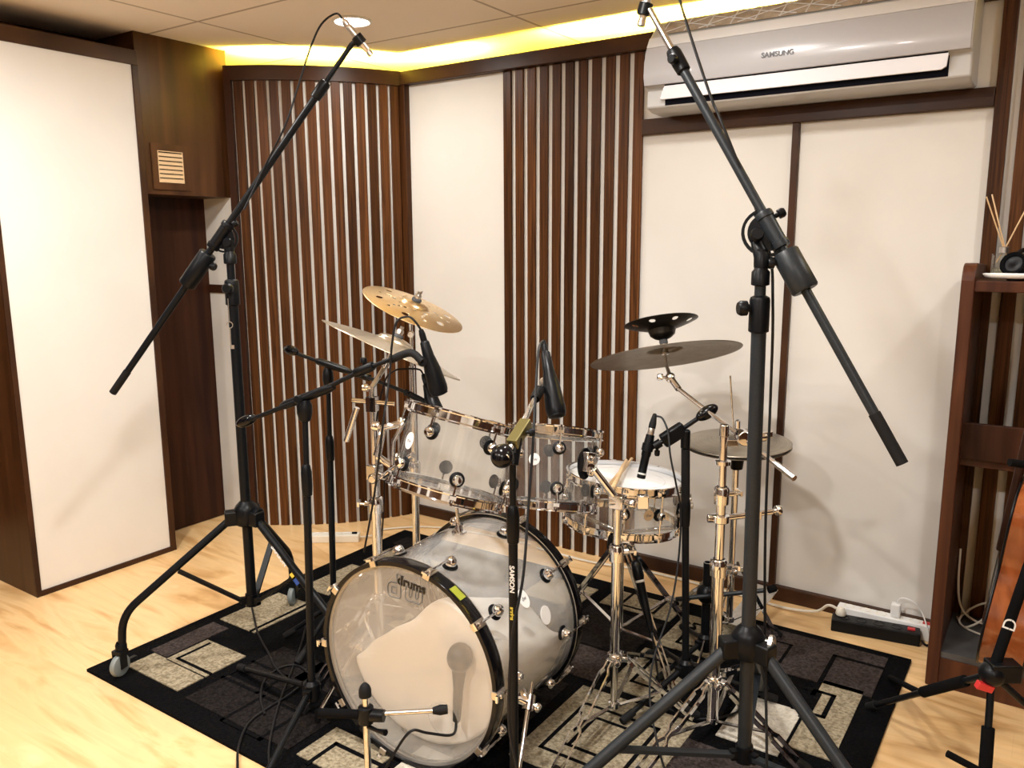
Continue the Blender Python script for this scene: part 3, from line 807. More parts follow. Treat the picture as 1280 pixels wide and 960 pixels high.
    side = V((-.83,-.56,0)) if key == 'R' else V((.83,.56,0))      # towards which the half disc bulges
    per = ba.cross(V((.55,-.83,0))).normalized()
    if per.dot(side) < 0: per = -per
    nrm = ba.cross(per).normalized(); pc = sm + per*.012
    RR = .056 if key == 'R' else .046
    g = G()
    def ringseg(r0, r1, a0, a1, k=16):
        poly = [(r1*math.cos(a), r1*math.sin(a)) for a in [a0+(a1-a0)*i/k for i in range(k+1)]] + [(r0*math.cos(a), r0*math.sin(a)) for a in [a1+(a0-a1)*i/k for i in range(k+1)]]
        g.prism(poly, pc - nrm*.003, ba, per, nrm*.006)
    ringseg(.002, RR*.76, 0, PI); ringseg(RR*.88, RR, -.1, PI+.1); ringseg(RR*.74, RR*.9, -.12, .16, 4); ringseg(RR*.74, RR*.9, PI-.16, PI+.12, 4)
    g.build('tilt_plate', M['black_metal'], t, smooth=0)
    g = G(); g.lathe([(.016,-.03),(.020,-.028),(.020,.0),(.015,.006),(.013,.05),(0,.05)], top, Z, 20)
    vv = pc + per*RR*.5 - top - Z*.02
    g.tube([top + Z*.01, top + Z*.035, pc + per*RR*.55 - ba*.01], [.016,.017,.013], 14); knob(g, pc + per*RR*.5 + nrm*.004, nrm if nrm.y < 0 else -nrm, .015, .03)
    g.build('tilt_head', M['black_plastic'], t)
    if key == 'R':
        g = G(); g.tube([butt, on(P('R_gr0'))], .0128, 16); g.build('end_grip', M['rubber'], t)
        g = G(); q = pc + per*RR*.3 - ba*.055 - nrm*.012; ring = [q + (ba*math.cos(a) + per*math.sin(a))*.009 for a in [2*PI*i/16 for i in range(17)]]; g.tube(ring, .0014, 6); g.build('safety_ring', M['brass'], t)
    else:
        G().tube([butt, butt + ba*.09], .0122, 16).build('end_grip', M['rubber'], t)
        # a loose key on a ring hanging from the clutch knob
        q = cl + V((.030,-.040,-.03)); g = G(); g.tube([q, q - Z*.072], .0012, 6)
        c = q - Z*.083; g.tube([c + V((.8,.56,0))*.010*math.cos(a) + Z*.010*math.sin(a) for a in [2*PI*i/14 for i in range(15)]], .0014, 6)
        g.tube([c - Z*.010, c - Z*.075], .0022, 6); g.obox(c - Z*.070 + V((.004,.003,0)), (.004,.003,0), (.0006,-.0008,0), (0,0,.006)); g.build('hanging_key', M['silver'], t)
    return t
overhead_stand('overhead_mic_stand', 'L', 'tall black boom stand with caster wheels left of the drum kit', 'black_metal', True, 2)
overhead_stand('overhead_mic_stand', 'R', 'tall dark grey boom stand with plain feet in front of the cream panels', 'grey_metal', False, -1)

def pencil_mic(key, label, end):
    a, b = P(key+'_mic0'), P(key+'_mic1'); d = (b-a).normalized(); back = P(key+'_micb')
    t = thing('pencil_microphone', label, 'microphone', a, 'pencil microphones on the tall booms')
    r = .0098; L_ = (b-a).length
    g = G(); g.lathe([(r*.8,-.05),(r,-.047),(r,L_-.018),(r*.86,L_-.016),(r*.86,L_-.013),(r,L_-.011),(r,L_),(r*.75,L_+.001),(0,L_)], a, d, 20); g.build('body', M['silver'], t)
    g = G(); g.lathe([(0,L_+.0005),(r*.8,L_+.0005),(r*.8,L_+.002),(0,L_+.002)], a, d, 20); g.build('grille', M['black_metal'], t)
    g = G(); g.lathe([(r,-.016),(r*1.7,-.014),(r*1.75,.012),(r,.014)], a, d, 18); e = P(key+'_end'); g.tube([e, e.lerp(a,.6), a - d*.0], [.0075,.009,.008], 12); g.build('clip', M['black_plastic'], t)
    g = G(); g.lathe([(r*.8,-.05),(r*1.02,-.052),(r*1.02,-.062),(r*.5,-.072),(.003,-.075)], a, d, 18); g.build('cable_plug', M['silver'], t)
    return t
pencil_mic('L', 'silver pencil microphone clipped to the left boom below the ceiling lamp', None)
pencil_mic('R', 'silver pencil microphone on the right boom at the top edge beside the air conditioner', None)
def cable(name, pts, r, label, m='cable', cat_='cable', n=8, k=6, grp=None):
    o = G().tube(cat(pts, k), r, n).build(name, M[m]); return tag(o, label, cat_, grp)
def keys(pre, a, b): return [P(pre+str(i)) for i in range(a, b)]
La = P('L_mic0'); Ld = (P('L_mic1')-La).normalized(); Ra = P('R_mic0'); Rd = (P('R_mic1')-Ra).normalized()
cable('microphone_cable', [La - Ld*.07] + keys('L_cb', 1, 8), .0030, 'thin black cable looping from the left pencil microphone down its boom')
cable('microphone_cable', [Ra - Rd*.07] + keys('R_cb', 1, 14) + [V((P('R_cb13').x, P('R_cb13').y-.03, .02))], .0033, 'black cable hanging from the right boom down beside its pole')

# ------------------------------------------------------------------ smaller boom stands on the rug
def tripod(t, hub, feet, mm, r=.0085):
    Z = V((0,0,1))
    g = G(); g.lathe([(.012,-.03),(.022,-.028),(.026,-.01),(.024,.02),(.014,.03)], hub, Z, 20)
    for f in feet:
        d = V((f.x-hub.x, f.y-hub.y, 0)).normalized(); g.obox(hub + d*.026, d*.012, d.cross(Z)*.011, Z*.013)
    g.build('hub', M['black_plastic'], t, smooth=40)
    for f in feet:
        d = V((f.x-hub.x, f.y-hub.y, 0)).normalized(); e = V((f.x, f.y, f.z + .0125))
        lg = G().tube([hub + d*.03, e], r, 12).build('leg', mm, t)
        dd = (e - hub).normalized(); G().tube([e - dd*.045, e - dd*.01, e + dd*.004], [.0115,.0125,.0105], 12).build('rubber_foot', M['rubber'], t, parent=lg)
RUG = .0135
def foot(hub, az, rad, z=RUG): return V((hub.x + math.cos(az)*rad, hub.y + math.sin(az)*rad, z))
def on_rug(p): return V((p.x, p.y, RUG))
def boom_stand(key, label, feet, hubz, boom, weight, box=None):
    base = P(key+'_base'); cl = P(key+'_clutch'); top = P(key+'_top'); Z = V((0,0,1))
    t = thing('boom_mic_stand', label, 'microphone stand', (base.x, base.y, RUG), 'black boom stands on the rug')
    hub = V((base.x, base.y, hubz)); tripod(t, hub, feet, M['black_metal'])
    G().tube([hub - Z*.02, cl], .0108, 16).build('lower_pole', M['black_metal'], t)
    G().tube([cl - Z*.02, top], .0078, 14).build('upper_pole', M['black_metal'], t)
    g = G(); g.lathe([(.011,-.045),(.0135,-.043),(.0150,-.02),(.0150,.022),(.0115,.04),(.008,.045)], cl, Z, 18); g.build('clutch', M['black_plastic'], t)
    return t, top
# A: front centre
base = P('A_base'); hubA = V((base.x, base.y, .10))
tA, top = boom_stand('A', 'black boom stand standing directly in front of the bass drum', [V((-.68,1.34,RUG)), V((-1.10,1.17,.001)), V((-.80,1.70,RUG))], .10, None, None)
Z = V((0,0,1))
un = V((.56,-.83,0)); un = V((.18,-.98,0)).normalized(); ll, l1_ = P('A_let0'), P('A_let1')
text('pole_lettering', 'SAMSON', .0165, M['label_white'], tA, (ll.x+.003,ll.y-.0107,(ll.z*.62+l1_.z*.38)), (0,0,-1), V((0,0,-1)).cross(V((-un.x,-un.y,0))), .0003, bold=.0004)
text('pole_lettering', 'series', .0135, M['label_yellow'], tA, (ll.x+.003,ll.y-.0107,l1_.z*.93+ll.z*.07), (0,0,-1), V((0,0,-1)).cross(V((-un.x,-un.y,0))), .0003, bold=.0004)
g = G(); b0, b1 = P('A_b0'), P('A_b1'); g.bar(b0, b1, .026, .024); g.build('boom_clamp', M['brass_dull'] if 'brass_dull' in M else M['silver'], tA, bevel=.002, smooth=0)
e = P('A_end'); a = (e-b0).normalized(); G().tube([b0 - a*.05, e], .0072, 14).build('boom_arm', M['chrome_worn'], tA)
g = G(); g.ell(P('A_butt'), (.026,.030), a, 22, 14); g.tube([P('A_butt'), b0], .009, 12); g.build('counterweight', M['gloss_black'], tA)
g = G(); g.tube([top - Z*.03, b0.lerp(b1,.3)], [.013,.014], 14); knob(g, b0.lerp(b1,.55) + V((.83,.56,0))*.012, V((.83,.56,0)), .009, .022); g.build('tilt_joint', M['black_plastic'], tA)
g = G(); clutch(g, e - a*.035, a, .0125, .05); g.build('arm_grip', M['rubber'], tA)

def drum_mic(key, label, joint, side=1):
    a, b = P(key+'_mic0'), P(key+'_mic1'); d = (b-a).normalized(); L_ = (b-a).length; j = P(key+'_joint')
    t = thing('drum_microphone', label, 'microphone', a, 'black drum microphones')
    g = G(); g.lathe([(0,-.002),(.006,0),(.0085,.012),(.0085,.03),(.0120,.034),(.0150,L_*.42),(.0215,L_*.62),(.0255,L_*.9),(.0245,L_-.006),(.0225,L_)], a, d, 22); g.build('body', M['black_plastic'], t)
    g = G(); g.lathe([(.0226,L_-.004),(.022,L_+.003),(.014,L_+.006),(0,L_+.007)], a, d, 22); g.build('grille', M['black_metal'], t)
    pr = a + d*((j-a).dot(d)); q = (j-pr)
    g = G(); g.tube([pr, j], .006, 12); g.lathe([(.003,-.004),(.0125,-.004),(.0125,.004),(.003,.004)], j, V((.56,-.83,0)), 18); g.build('swivel_mount', M['silver'] if key == 'A' else M['black_metal'], t)
    return t
drum_mic('A', 'black microphone tilted over the second tom against the slat panel', None)
cable('microphone_cable', keys('A_cb', 0, 9), .0033, 'black cable running down the front boom stand past the bass drum')

# B: left of the bass drum, boom towards the first tom
def f3(key): return [on_rug(P(key+'_f%d' % i)) for i in (1,2,3)]
tB, top = boom_stand('B', 'black boom stand left of the bass drum with boom rising to the first tom', [on_rug(P('B_f1')), V((P('B_f2').x,P('B_f2').y,RUG)), foot(P('B_base'), 2.25, .36)], .13, None, None)
bt, e, bp = P('B_butt'), P('B_end'), P('B_piv'); a = (e-bt).normalized()
G().tube([bt + a*.03, bp, P('B_k1'), e], [.0062,.0068,.0062,.0058], 14).build('boom_arm', M['black_metal'], tB)
g = G(); dn = a.cross(V((.56,-.83,0))).normalized(); g.ell(P('B_disc'), (.016,.036), a, 20, 14); g.build('counterweight', M['gloss_black'], tB)
g = G(); g.tube([P('B_b0'), P('B_b0').lerp(P('B_b1'),.1), P('B_b1'), P('B_b1') + a*.02], [.009,.0125,.0125,.009], 14); g.build('boom_sleeve', M['black_plastic'], tB)
g = G(); g.lathe([(.009,-.035),(.016,-.03),(.021,-.01),(.021,.012),(.014,.026)], bp - Z*.030, Z, 20); knob(g, bp + V((.3,-.9,.1))*.02, V((.3,-.9,.1)), .011, .02); g.build('tilt_joint', M['black_plastic'], tB)
g = G(); clutch(g, P('B_k1'), a, .0125, .06); knob(g, P('B_k1') + Z*.010, Z, .009, .022); g.build('arm_clutch', M['black_plastic'], tB)
g = G(); g.tube(cat([e - a*.02, P('B_bend'), P('B_joint')], 5), .0105, 14); g.build('gooseneck', M['rubber'], tB)
drum_mic('B', 'larger black microphone hanging over the first tom below the golden cymbal', None)
cable('microphone_cable', keys('B_cb', 0, 10), .0030, 'black cable arching over the first tom microphone and dropping to the rug')

# C: farther back
C_ = P('C_base'); tC, top = boom_stand('C', 'black boom stand farther back with boom sloping down towards the toms', [on_rug(P('C_f1')), foot(C_, 1.1, .26), foot(C_, -1.35, .22)], .12, None, None)
bt, e = P('C_butt'), P('C_end'); a = (e-bt).normalized()
G().tube([bt + a*.02, P('C_b0'), P('C_b1'), P('C_mid'), e], [.006,.0066,.0066,.0066,.006], 14).build('boom_arm', M['black_metal'], tC)
g = G(); g.ell(P('C_disc'), (.017,.036), a, 20, 14); g.build('counterweight', M['gloss_black'], tC)
g = G(); g.tube([P('C_b0') - a*.0, P('C_b0') + a*.01, P('C_b1'), P('C_b1') + a*.03], [.009,.0125,.0125,.009], 14); g.build('boom_sleeve', M['black_plastic'], tC)
g = G(); q = V((top.x,top.y,top.z)); g.lathe([(.009,-.03),(.016,-.026),(.019,-.005),(.017,.02),(.010,.035)], q, Z, 18); g.build('tilt_joint', M['black_plastic'], tC)
g = G(); clutch(g, P('C_mid'), a, .012, .05); g.build('arm_clutch', M['black_plastic'], tC)
g = G(); g.tube(cat([e - a*.02, P('C_bend'), P('C_joint')], 5), .0095, 14); g.build('gooseneck', M['rubber'], tC)
drum_mic('C', 'black microphone half hidden behind the larger tom microphone', None)
cable('microphone_cable', keys('C_cb', 0, 6) + [V((-1.80,1.90,.62)), V((-1.86,1.93,.30)), V((-1.92,1.98,.025))], .0028, 'thin black cable falling from the rear tom microphone behind the chrome stand')

# D: snare microphone stand
D_ = P('D_base'); tD, top = boom_stand('D', 'short black boom stand beside the snare drum', [foot(D_, .4, .27), foot(D_, 2.25, .24), foot(D_, -1.9, .27)], .10, None, None)
g = G(); q = P('D_clutch2'); g.tube([P('D_clutch'), q.lerp(top,.6)], .0128, 16); g.build('pole_sleeve', M['rubber'], tD)
b0, b1, bt = P('D_b0'), P('D_b1'), P('D_butt'); a = (bt-b0).normalized()
g = G(); g.bar(b0, b1 + a*.015, .030, .042); g.tube([top - Z*.04, top + Z*.02], .014, 14); g.build('boom_clamp', M['black_plastic'], tD, bevel=.006, smooth=40)
G().tube([P('D_joint'), b0, b1, P('D_disc')], .007, 12).build('boom_arm', M['black_metal'], tD)
g = G(); g.ell(P('D_disc') + a*.01, (.019,.036), a, 20, 14); g.build('counterweight', M['gloss_black'], tD)
g = G(); q = P('D_joint').lerp(b0, .55); knob(g, q - Z*.008, -Z, .008, .026); g.lathe([(.007,-.012),(.013,-.012),(.013,.012),(.007,.012)], q, a, 16); g.build('thumb_screw', M['black_plastic'], tD)
x, m0, m1 = P('D_xlr'), P('D_mic0'), P('D_mic1'); d = (m1-m0).normalized(); L_ = (m1-m0).length
t = thing('snare_microphone', 'slim black microphone pointing down at the white snare head', 'microphone', m0)
G().lathe([(.009,-.012),(.0125,-.010),(.0140,L_*.15),(.0140,L_*.42),(.0122,L_*.46),(.0122,L_-.012),(.0128,L_-.010),(.0128,L_-.002),(.010,L_),(0,L_)], m0, d, 22).build('body', M['black_plastic'], t)
G().lathe([(.0129,L_-.017),(.0131,L_-.016),(.0131,L_-.013),(.0129,L_-.012)], m0, d, 22).build('ring', M['label_white'], t)
G().lathe([(.0095,-.032),(.0098,-.030),(.0098,-.010),(.009,-.008)], m0, d, 18).build('connector', M['silver'], t)
G().lathe([(.003,-.075),(.006,-.072),(.0105,-.045),(.0105,-.031),(.008,-.030)], m0, d, 18).build('cable_plug', M['rubber'], t)
g = G(); j = P('D_joint'); pr = m0 + d*((j-m0).dot(d)); g.tube([pr,j], .007, 12); g.lathe([(.0135,-.012),(.017,-.011),(.017,.011),(.0135,.012)], pr, d, 18); g.build('clip', M['black_plastic'], t)
cable('microphone_cable', [m0 - d*.072] + keys('D_cb', 1, 13), .0030, 'black cable curving from the snare microphone down to the rug')

# E: low kick drum stand with chrome post
E_ = P('E_base'); t = thing('kick_mic_stand', 'low chrome post stand with black cross arm at the bass drum front', 'microphone stand', (E_.x, E_.y, 0))
hub = V((E_.x, E_.y, .05)); tripod(t, hub, [V((E_.x-.20,E_.y-.05,.001)), V((E_.x+.16,E_.y-.15,.001)), V((E_.x+.05,E_.y+.12,RUG))], M['chrome_worn'])
G().tube([hub - Z*.02, P('E_top')], .0085, 16).build('post', M['chrome_worn'], t)
tp, ti = P('E_top'), P('E_tip'); G().lathe([(.008,-.006),(.0155,-.004),(.0155,.012),(.012,.022),(.005,.030),(0,.031)], tp, Z, 20).build('top_cap', M['rubber'], t)
a0, a1, a2, e = P('E_a0'), P('E_a1'), P('E_a2'), P('E_end'); a = (e-a2).normalized(); pr = tp + V((0,0,a2.z-tp.z))
g = G(); g.lathe([(.009,-.022),(.019,-.020),(.021,.0),(.019,.020),(.009,.022)], pr, Z, 18); g.tube([pr, a2 + a*.02], [.017,.015], 14); g.tube([pr - Z*.03, pr - Z*.03 + V((.8,-.05,.05))*.05, pr - Z*.03 + V((.8,-.05,.1))*.085], [.006,.005,.008], 10); g.build('cross_clamp', M['black_plastic'], t)
G().tube([a0 - a*.0, pr], .0115, 14).build('arm_grip', M['foam'], t)
G().tube([pr, e], .0062, 14).build('arm', M['chrome_worn'], t)
G().tube([e - a*.008, e + a*.010, e + a*.028], [.008,.0125,.011], 14).build('arm_end', M['rubber'], t)
# kick microphone inside the drum, seen through the clear head
eg = P('h_egg') + V((.0,.049,.0)); es = P('h_eggs') + V((.01,.038,.0))
t = thing('kick_microphone', 'grey egg shaped kick microphone seen through the clear bass drum head', 'microphone', es)
M['mic_grey'] = mat('mic_grey_paint', (.022,.021,.020), .35, .2)
d = (eg-es).normalized(); L_ = (eg-es).length
G().lathe([(.008,-.02),(.010,-.018),(.0125,.02),(.013,L_*.45),(.020,L_-.028),(.020,L_-.01)], es, d, 20).build('handle', M['mic_grey'], t)
G().ell(eg, (.034,.039), d, 26, 16).build('grille', M['mic_grey'], t)
pt = P('h_port')
cable('microphone_cable', [es - d*.015, es + V((.012,-.035,-.035)), V((pt.x+.0,pt.y-.05,pt.z-.005)), V((pt.x-.025,pt.y-.085,pt.z+.01)), V((pt.x-.06,pt.y-.11,pt.z-.05)), V((pt.x-.085,pt.y-.14,.06)), V((pt.x-.09,pt.y-.18,.02))], .0036, 'black cable curling out of the bass drum port to the rug')

# F: stub stand with level arm for the microphone under the snare
F_ = P('F_base'); t = thing('stub_mic_stand', 'stubby black stand with open tube top behind the chrome hi-hat side stand', 'microphone stand', (F_.x, F_.y, RUG))
hub = V((F_.x, F_.y, .08)); tripod(t, hub, [foot(F_, .2, .22), foot(F_, 2.3, .22), foot(F_, -1.9, .22)], M['black_metal'])
tp = P('F_top'); g = G(); g.lathe([(.0145,0),(.0145,tp.z-hub.z),(.0115,tp.z-hub.z),(.0115,0)], hub, Z, 20, closed=True); g.build('tube', M['black_metal'], t)
G().lathe([(.0117,-.001),(.0143,-.001),(.0143,.001),(.0117,.001)], tp, Z, 20, closed=True).build('tube_rim', M['chrome'], t)
hb = P('F_hub'); g = G(); g.ell(hb, (.034,.034), Z, 22, 14); g.build('clamp_ball', M['black_plastic'], t)
a0, a1, a2, a3 = P('F_a0'), P('F_a1'), P('F_a2'), P('F_a3'); ar = (a2-a1).normalized(); off = V((.40,-.92,0))*.030
G().tube([a1 + off, a2 + off], .0072, 12).build('arm', M['grey_metal'], t)
G().tube([a0 + off, a1 + off - ar*.01], .0115, 12).build('arm_end_cap', M['foam'], t)
g = G(); knob(g, a2 + off, ar, .012, .03); g.tube([a2 + off, a3], .005, 10); g.build('arm_joint', M['chrome'], t)
m0, m1 = P('F_mic0'), P('F_mic1'); d = (m1-m0).normalized(); L_ = (m1-m0).length
t = thing('snare_bottom_microphone', 'black stick microphone leaning under the snare drum', 'microphone', m1)
G().lathe([(.006,0),(.011,.003),(.0165,.012),(.0165,.05),(.0135,.06),(.0125,L_*.55),(.0095,L_-.01),(.006,L_)], m0, d, 20).build('body', M['black_plastic'], t)
G().lathe([(.0136,.061),(.0142,.062),(.0142,.067),(.0134,.068)], m0, d, 20).build('ring', M['label_white'], t)
cable('microphone_cable', [m1, m1 + d*.03, V((m1.x+.05,m1.y+.0,.022)), V((m1.x+.16,m1.y-.03,.020)), V((m1.x+.25,m1.y+.09,.020)), V((m1.x+.12,m1.y+.22,.020))], .0034, 'black cable lying on the beige rug block under the snare')
# ------------------------------------------------------------------ drums
M['rim_grey'] = mat('grey_head_rim', (.34,.33,.31), .35, .6)
def drum_parts(t, c, n, R, depth, nl, phase, acr, tophead, bothead, lug='puck', skip=(), bphase=None, hoop_h=.014):
    """c: centre of the top bearing edge, n: up axis"""
    x, y, n = frame(n); c = V(c)
    def pt(r, a, h): return c + (x*math.cos(a) + y*math.sin(a))*r + n*h
    G().lathe([(R,-.002),(R,-depth+.002),(R-.0062,-depth+.002),(R-.0062,-.002)], c, n, 64, closed=True).build('shell', acr, t, smooth=30)
    hp = [(R+.0030,-.011),(R+.0120,-.0125),(R+.0120,-.0095),(R+.0062,-.006),(R+.0062,hoop_h-.004),(R+.0120,hoop_h-.001),(R+.0125,hoop_h+.002),(R+.0035,hoop_h+.001)]
    G().lathe(hp, c, n, 64, closed=True).build('top_hoop', M['chrome'], t, smooth=30)
    G().lathe([(r, -depth-h) for r, h in hp], c, n, 64, closed=True).build('bottom_hoop', M['chrome'], t, smooth=30)
    G().lathe([(0,.0012),(R-.006,.0010),(R+.0015,-.001),(R+.0028,-.010)], c, n, 64).build('batter_head', tophead, t, smooth=50)
    G().lathe([(0,-depth-.0012),(R-.006,-depth-.0010),(R+.0015,-depth+.001),(R+.0028,-depth+.010)], c, n, 64).build('resonant_head', bothead, t, smooth=50)
    for sgn in (1, -1):
        for k in range(nl):
            a = phase + 2*PI*k/nl
            if sgn < 0 and bphase is not None: a = bphase + 2*PI*k/nl
            h0 = .002 if sgn > 0 else -depth-.002; h1 = -.048 if sgn > 0 else -depth+.048
            if lug == 'tube': h1 = -depth/2 + sgn*.016
            if not (lug == 'tube' and sgn < 0):
                hl = h1 if lug != 'tube' else -depth/2
                rd = (pt(1,a,0)-pt(0,a,0)).normalized()
                lg = G().lathe([(.006,0),(.0120,.002),(.0135,.008),(.0125,.016),(.0085,.021),(0,.022)], pt(R+.0028,a,hl), rd, 18)
                if lug == 'tube': lg.tube([pt(R+.013,a,-depth/2-.024), pt(R+.013,a,-depth/2+.024)], .0062, 12)
                lo = lg.build('lug', M['chrome'], t)
                G().lathe([(0,0),(.0195,0),(.0195,.0022),(.0180,.0034),(0,.0034)], pt(R-.0002,a,hl), rd, 22).build('gasket', M['black_plastic'], t, parent=lo)
            g = G().tube([pt(R+.0128,a,h0), pt(R+.0128,a,h1)], .0028, 8)
            s_ = 1 if sgn > 0 else -1
            g.cyl(pt(R+.0128,a,h0+.0135*s_*.0), pt(R+.0128,a,h0+.007*s_), .0058, .0058, 10); g.cyl(pt(R+.0128,a,h0+.007*s_), pt(R+.0128,a,h0+.015*s_), .0038, .0038, 4)
            g.obox(pt(R+.0100,a,h0-.004*s_), (pt(1,a,0)-pt(0,a,0))*.006, (pt(1,a+PI/2,0)-pt(0,a,0))*.0085, n*.005)
            g.build('tension_rod', M['chrome'], t)
    return pt
def badge(t, pt, R, a, h, ra=.017, rb=.022, dark=False):
    o = pt(R+.0006, a, h); rd = (pt(1,a,h)-pt(0,a,h)).normalized(); up = (pt(0,a,1)-pt(0,a,0)).normalized(); sd = up.cross(rd)
    poly = [(ra*math.cos(2*PI*i/28), rb*math.sin(2*PI*i/28)) for i in range(28)]
    b = G().prism(poly, o, sd, up, rd*.0016).build('badge', M['silver'] if dark else M['white_plastic'], t, smooth=0)
    text('badge_lettering', 'dw', .016, M['label_grey'], b, o + rd*.0018, sd, up, .0002)
def facing(c, n, R, px_dir):
    """angle round axis n of the world direction px_dir"""
    x, y, n = frame(n); d = V(px_dir); return math.atan2(d.dot(y), d.dot(x))
CAMPOS = V((0,0,1.4))

c, n = P('tom1'), V((.098,.319,.943)).normalized()
t = thing('rack_tom', 'clear acrylic rack tom with chrome hoops tilted above the bass drum', 'drum', c - n*.2, 'clear acrylic drums')
f_ = facing(c, n, .155, V((1.325,-1.723,.3)))
pt = drum_parts(t, c, n, .1497, .193, 6, f_ + .52, M['acrylic'], M['head_tom'], M['head_tom'], bphase=f_ + .10)
badge(t, pt, .1497, f_ - .98, -.085)
# suspension bracket towards its stand
a_ = f_ - 1.55; g = G()
g.tube([pt(.158,a_,-.05), pt(.205,a_,-.075), pt(.20,a_,-.15)], .011, 12); g.tube([pt(.158,a_+.22,-.045), pt(.172,a_+.22,-.10), pt(.158,a_+.22,-.16)], .006, 10); knob(g, pt(.205,a_,-.075), (pt(1,a_,0)-pt(0,a_,0)), .013, .03)
g.tube([pt(.20,a_,-.15), pt(.16,a_,-.165)], .009, 10); g.build('suspension_bracket', M['chrome'], t)

c, n = P('tom2'), V((-.083,.287,.954)).normalized()
t = thing('rack_tom', 'smaller clear acrylic tom between the rack tom and snare', 'drum', c - n*.21, 'clear acrylic drums')
f_ = facing(c, n, .13, V((1.193,-1.984,.4)))
pt = drum_parts(t, c, n, .1308, .209, 6, f_ + .10, M['acrylic'], M['head_tom'], M['head_tom'], bphase=f_ + .12)
badge(t, pt, .1308, f_ - .42, -.085, .017, .017)
a_ = f_ + .72; rd = (pt(1,a_,0)-pt(0,a_,0)).normalized(); g = G()
poly = [(.026*math.cos(q), .045*math.sin(q)) for q in [2*PI*i/24 for i in range(24)]]
g.prism(poly, pt(.1315,a_,-.085), n.cross(rd), n, rd*.007); g.build('mount_plate', M['gloss_black'], t, bevel=.001, smooth=0)
g = G(); g.obox(pt(.148,a_,-.08), rd*.014, n.cross(rd)*.016, n*.028); g.tube([pt(.150,a_,-.07), pt(.178,a_,-.075)], .012, 14); knob(g, pt(.150,a_,-.11), rd, .011, .02); g.build('mount_clamp', M['chrome'], t, bevel=.003, smooth=40)

c, n = P('snare'), V((.047,.077,.996)).normalized()
t = thing('snare_drum', 'clear acrylic snare drum with a white coated head', 'drum', c - n*.14)
f_ = facing(c, n, .18, V((1.104,-2.268,.2)))
pt = drum_parts(t, c, n, .1807, .138, 10, f_ + .02, M['acrylic'], M['drum_head_white'], M['head_tom'], lug='tube')
badge(t, pt, .1807, f_ + .45, -.068, .017, .017, True)
a_ = f_ + 1.42; rd = (pt(1,a_,0)-pt(0,a_,0)).normalized(); sd = n.cross(rd)
g = G(); g.obox(pt(.192,a_,-.065), rd*.010, sd*.014, n*.034); g.tube([pt(.206,a_,-.045), pt(.206,a_,-.02)], .009, 12); knob(g, pt(.202,a_+.03,-.06), rd, .010, .022); knob(g, pt(.200,a_-.05,-.035), rd, .007, .018); g.build('strainer', M['silver'], t, bevel=.002, smooth=40)
G().obox(pt(.187,a_,-.115), rd*.006, sd*.018, n*.018).build('strainer_tab', M['black_plastic'], t, bevel=.003, smooth=0)
G().lathe([(.128,.0022),(.1295,.0022),(.1295,.0016),(.128,.0016)], c, n, 48, closed=True).build('head_ring', M['label_white'], t)

# bass drum: axis level, front head towards the camera
bc, ba_ = V((-1.346,1.472,.296)), V((-.04998,.99875,0)); BD = .478; BR = .272
t = thing('bass_drum', 'large clear acrylic bass drum with black hoops and clear front head', 'drum', (-1.358, 1.71, RUG))
x, y, n = frame(ba_)
def bp_(r, a, h): return bc + (V((ba_.y,-ba_.x,0))*math.sin(a) + V((0,0,1))*math.cos(a))*r + ba_*h       # a: clockwise from the top as seen from the camera
G().lathe([(BR,.022),(BR,BD-.022),(BR-.007,BD-.022),(BR-.007,.022)], bc, ba_, 96, closed=True).build('shell', M['acrylic_bass'], t, smooth=30)
for nm, h0, hd in (('front_hoop', 0, 1), ('batter_hoop', BD, -1)):
    ho = G().lathe([(.2765,h0),(.2875,h0),(.288,h0+hd*.002),(.288,h0+hd*.036),(.2870,h0+hd*.038),(.2765,h0+hd*.038)], bc, ba_, 96, closed=True).build(nm, M['gloss_black'], t, smooth=30)
    G().lathe([(.2868,h0+hd*.0375),(.2884,h0+hd*.0375),(.2884,h0+hd*.0395),(.2868,h0+hd*.0395)], bc, ba_, 96, closed=True).build('hoop_edge', M['silver'], t, parent=ho, smooth=30)
    G().lathe([(.2690,h0+hd*.012),(.2765,h0+hd*.010),(.2765,h0+hd*.016),(.2690,h0+hd*.018)], bc, ba_, 96, closed=True).build('head_rim', M['rim_grey'], t, smooth=30)
# front head with a port hole
pc = P('h_port'); hx = V((ba_.y,-ba_.x,0)); hz = V((0,0,1)); o = bc + ba_*.014
px, pz = (pc-bc).dot(hx), (pc-bc).dot(hz); N = 96; vs = []; fs = []
for j in range(N):
    q = 2*PI*j/N; vs.append(o + hx*.2700*math.cos(q) + hz*.2700*math.sin(q))
for j in range(N):
    q = 2*PI*j/N; vs.append(o + hx*(px+.047*math.cos(q)) + hz*(pz+.047*math.sin(q)))
for j in range(N): fs.append((j, (j+1) % N, N+(j+1) % N, N+j))
fh = G().add(vs, fs).build('front_head', M['head_clear'], t, smooth=0)
G().lathe([(.0455,-.0008),(.0485,-.0008),(.0485,.0008),(.0455,.0008)], o + hx*px + hz*pz, ba_, 40, closed=True).build('port_rim', M['head_tom'], t, parent=fh)
G().lathe([(0,BD-.014),(.2655,BD-.014)], bc, ba_, 96).build('batter_head', M['head_clear'], t, smooth=0)
tilt = hx*.985 + hz*(-.10); tup = hz*.985 + hx*.10
dr, dw_ = P('h_drums') - ba_*.0, P('h_dw')
text('brand_lettering', 'drums', .036, M['gloss_black'], t, bc + ba_*.0125 + hx*((dr-bc).dot(hx)+.004) + hz*((dr-bc).dot(hz)-.0), tilt, tup, .0003, bold=.0012)
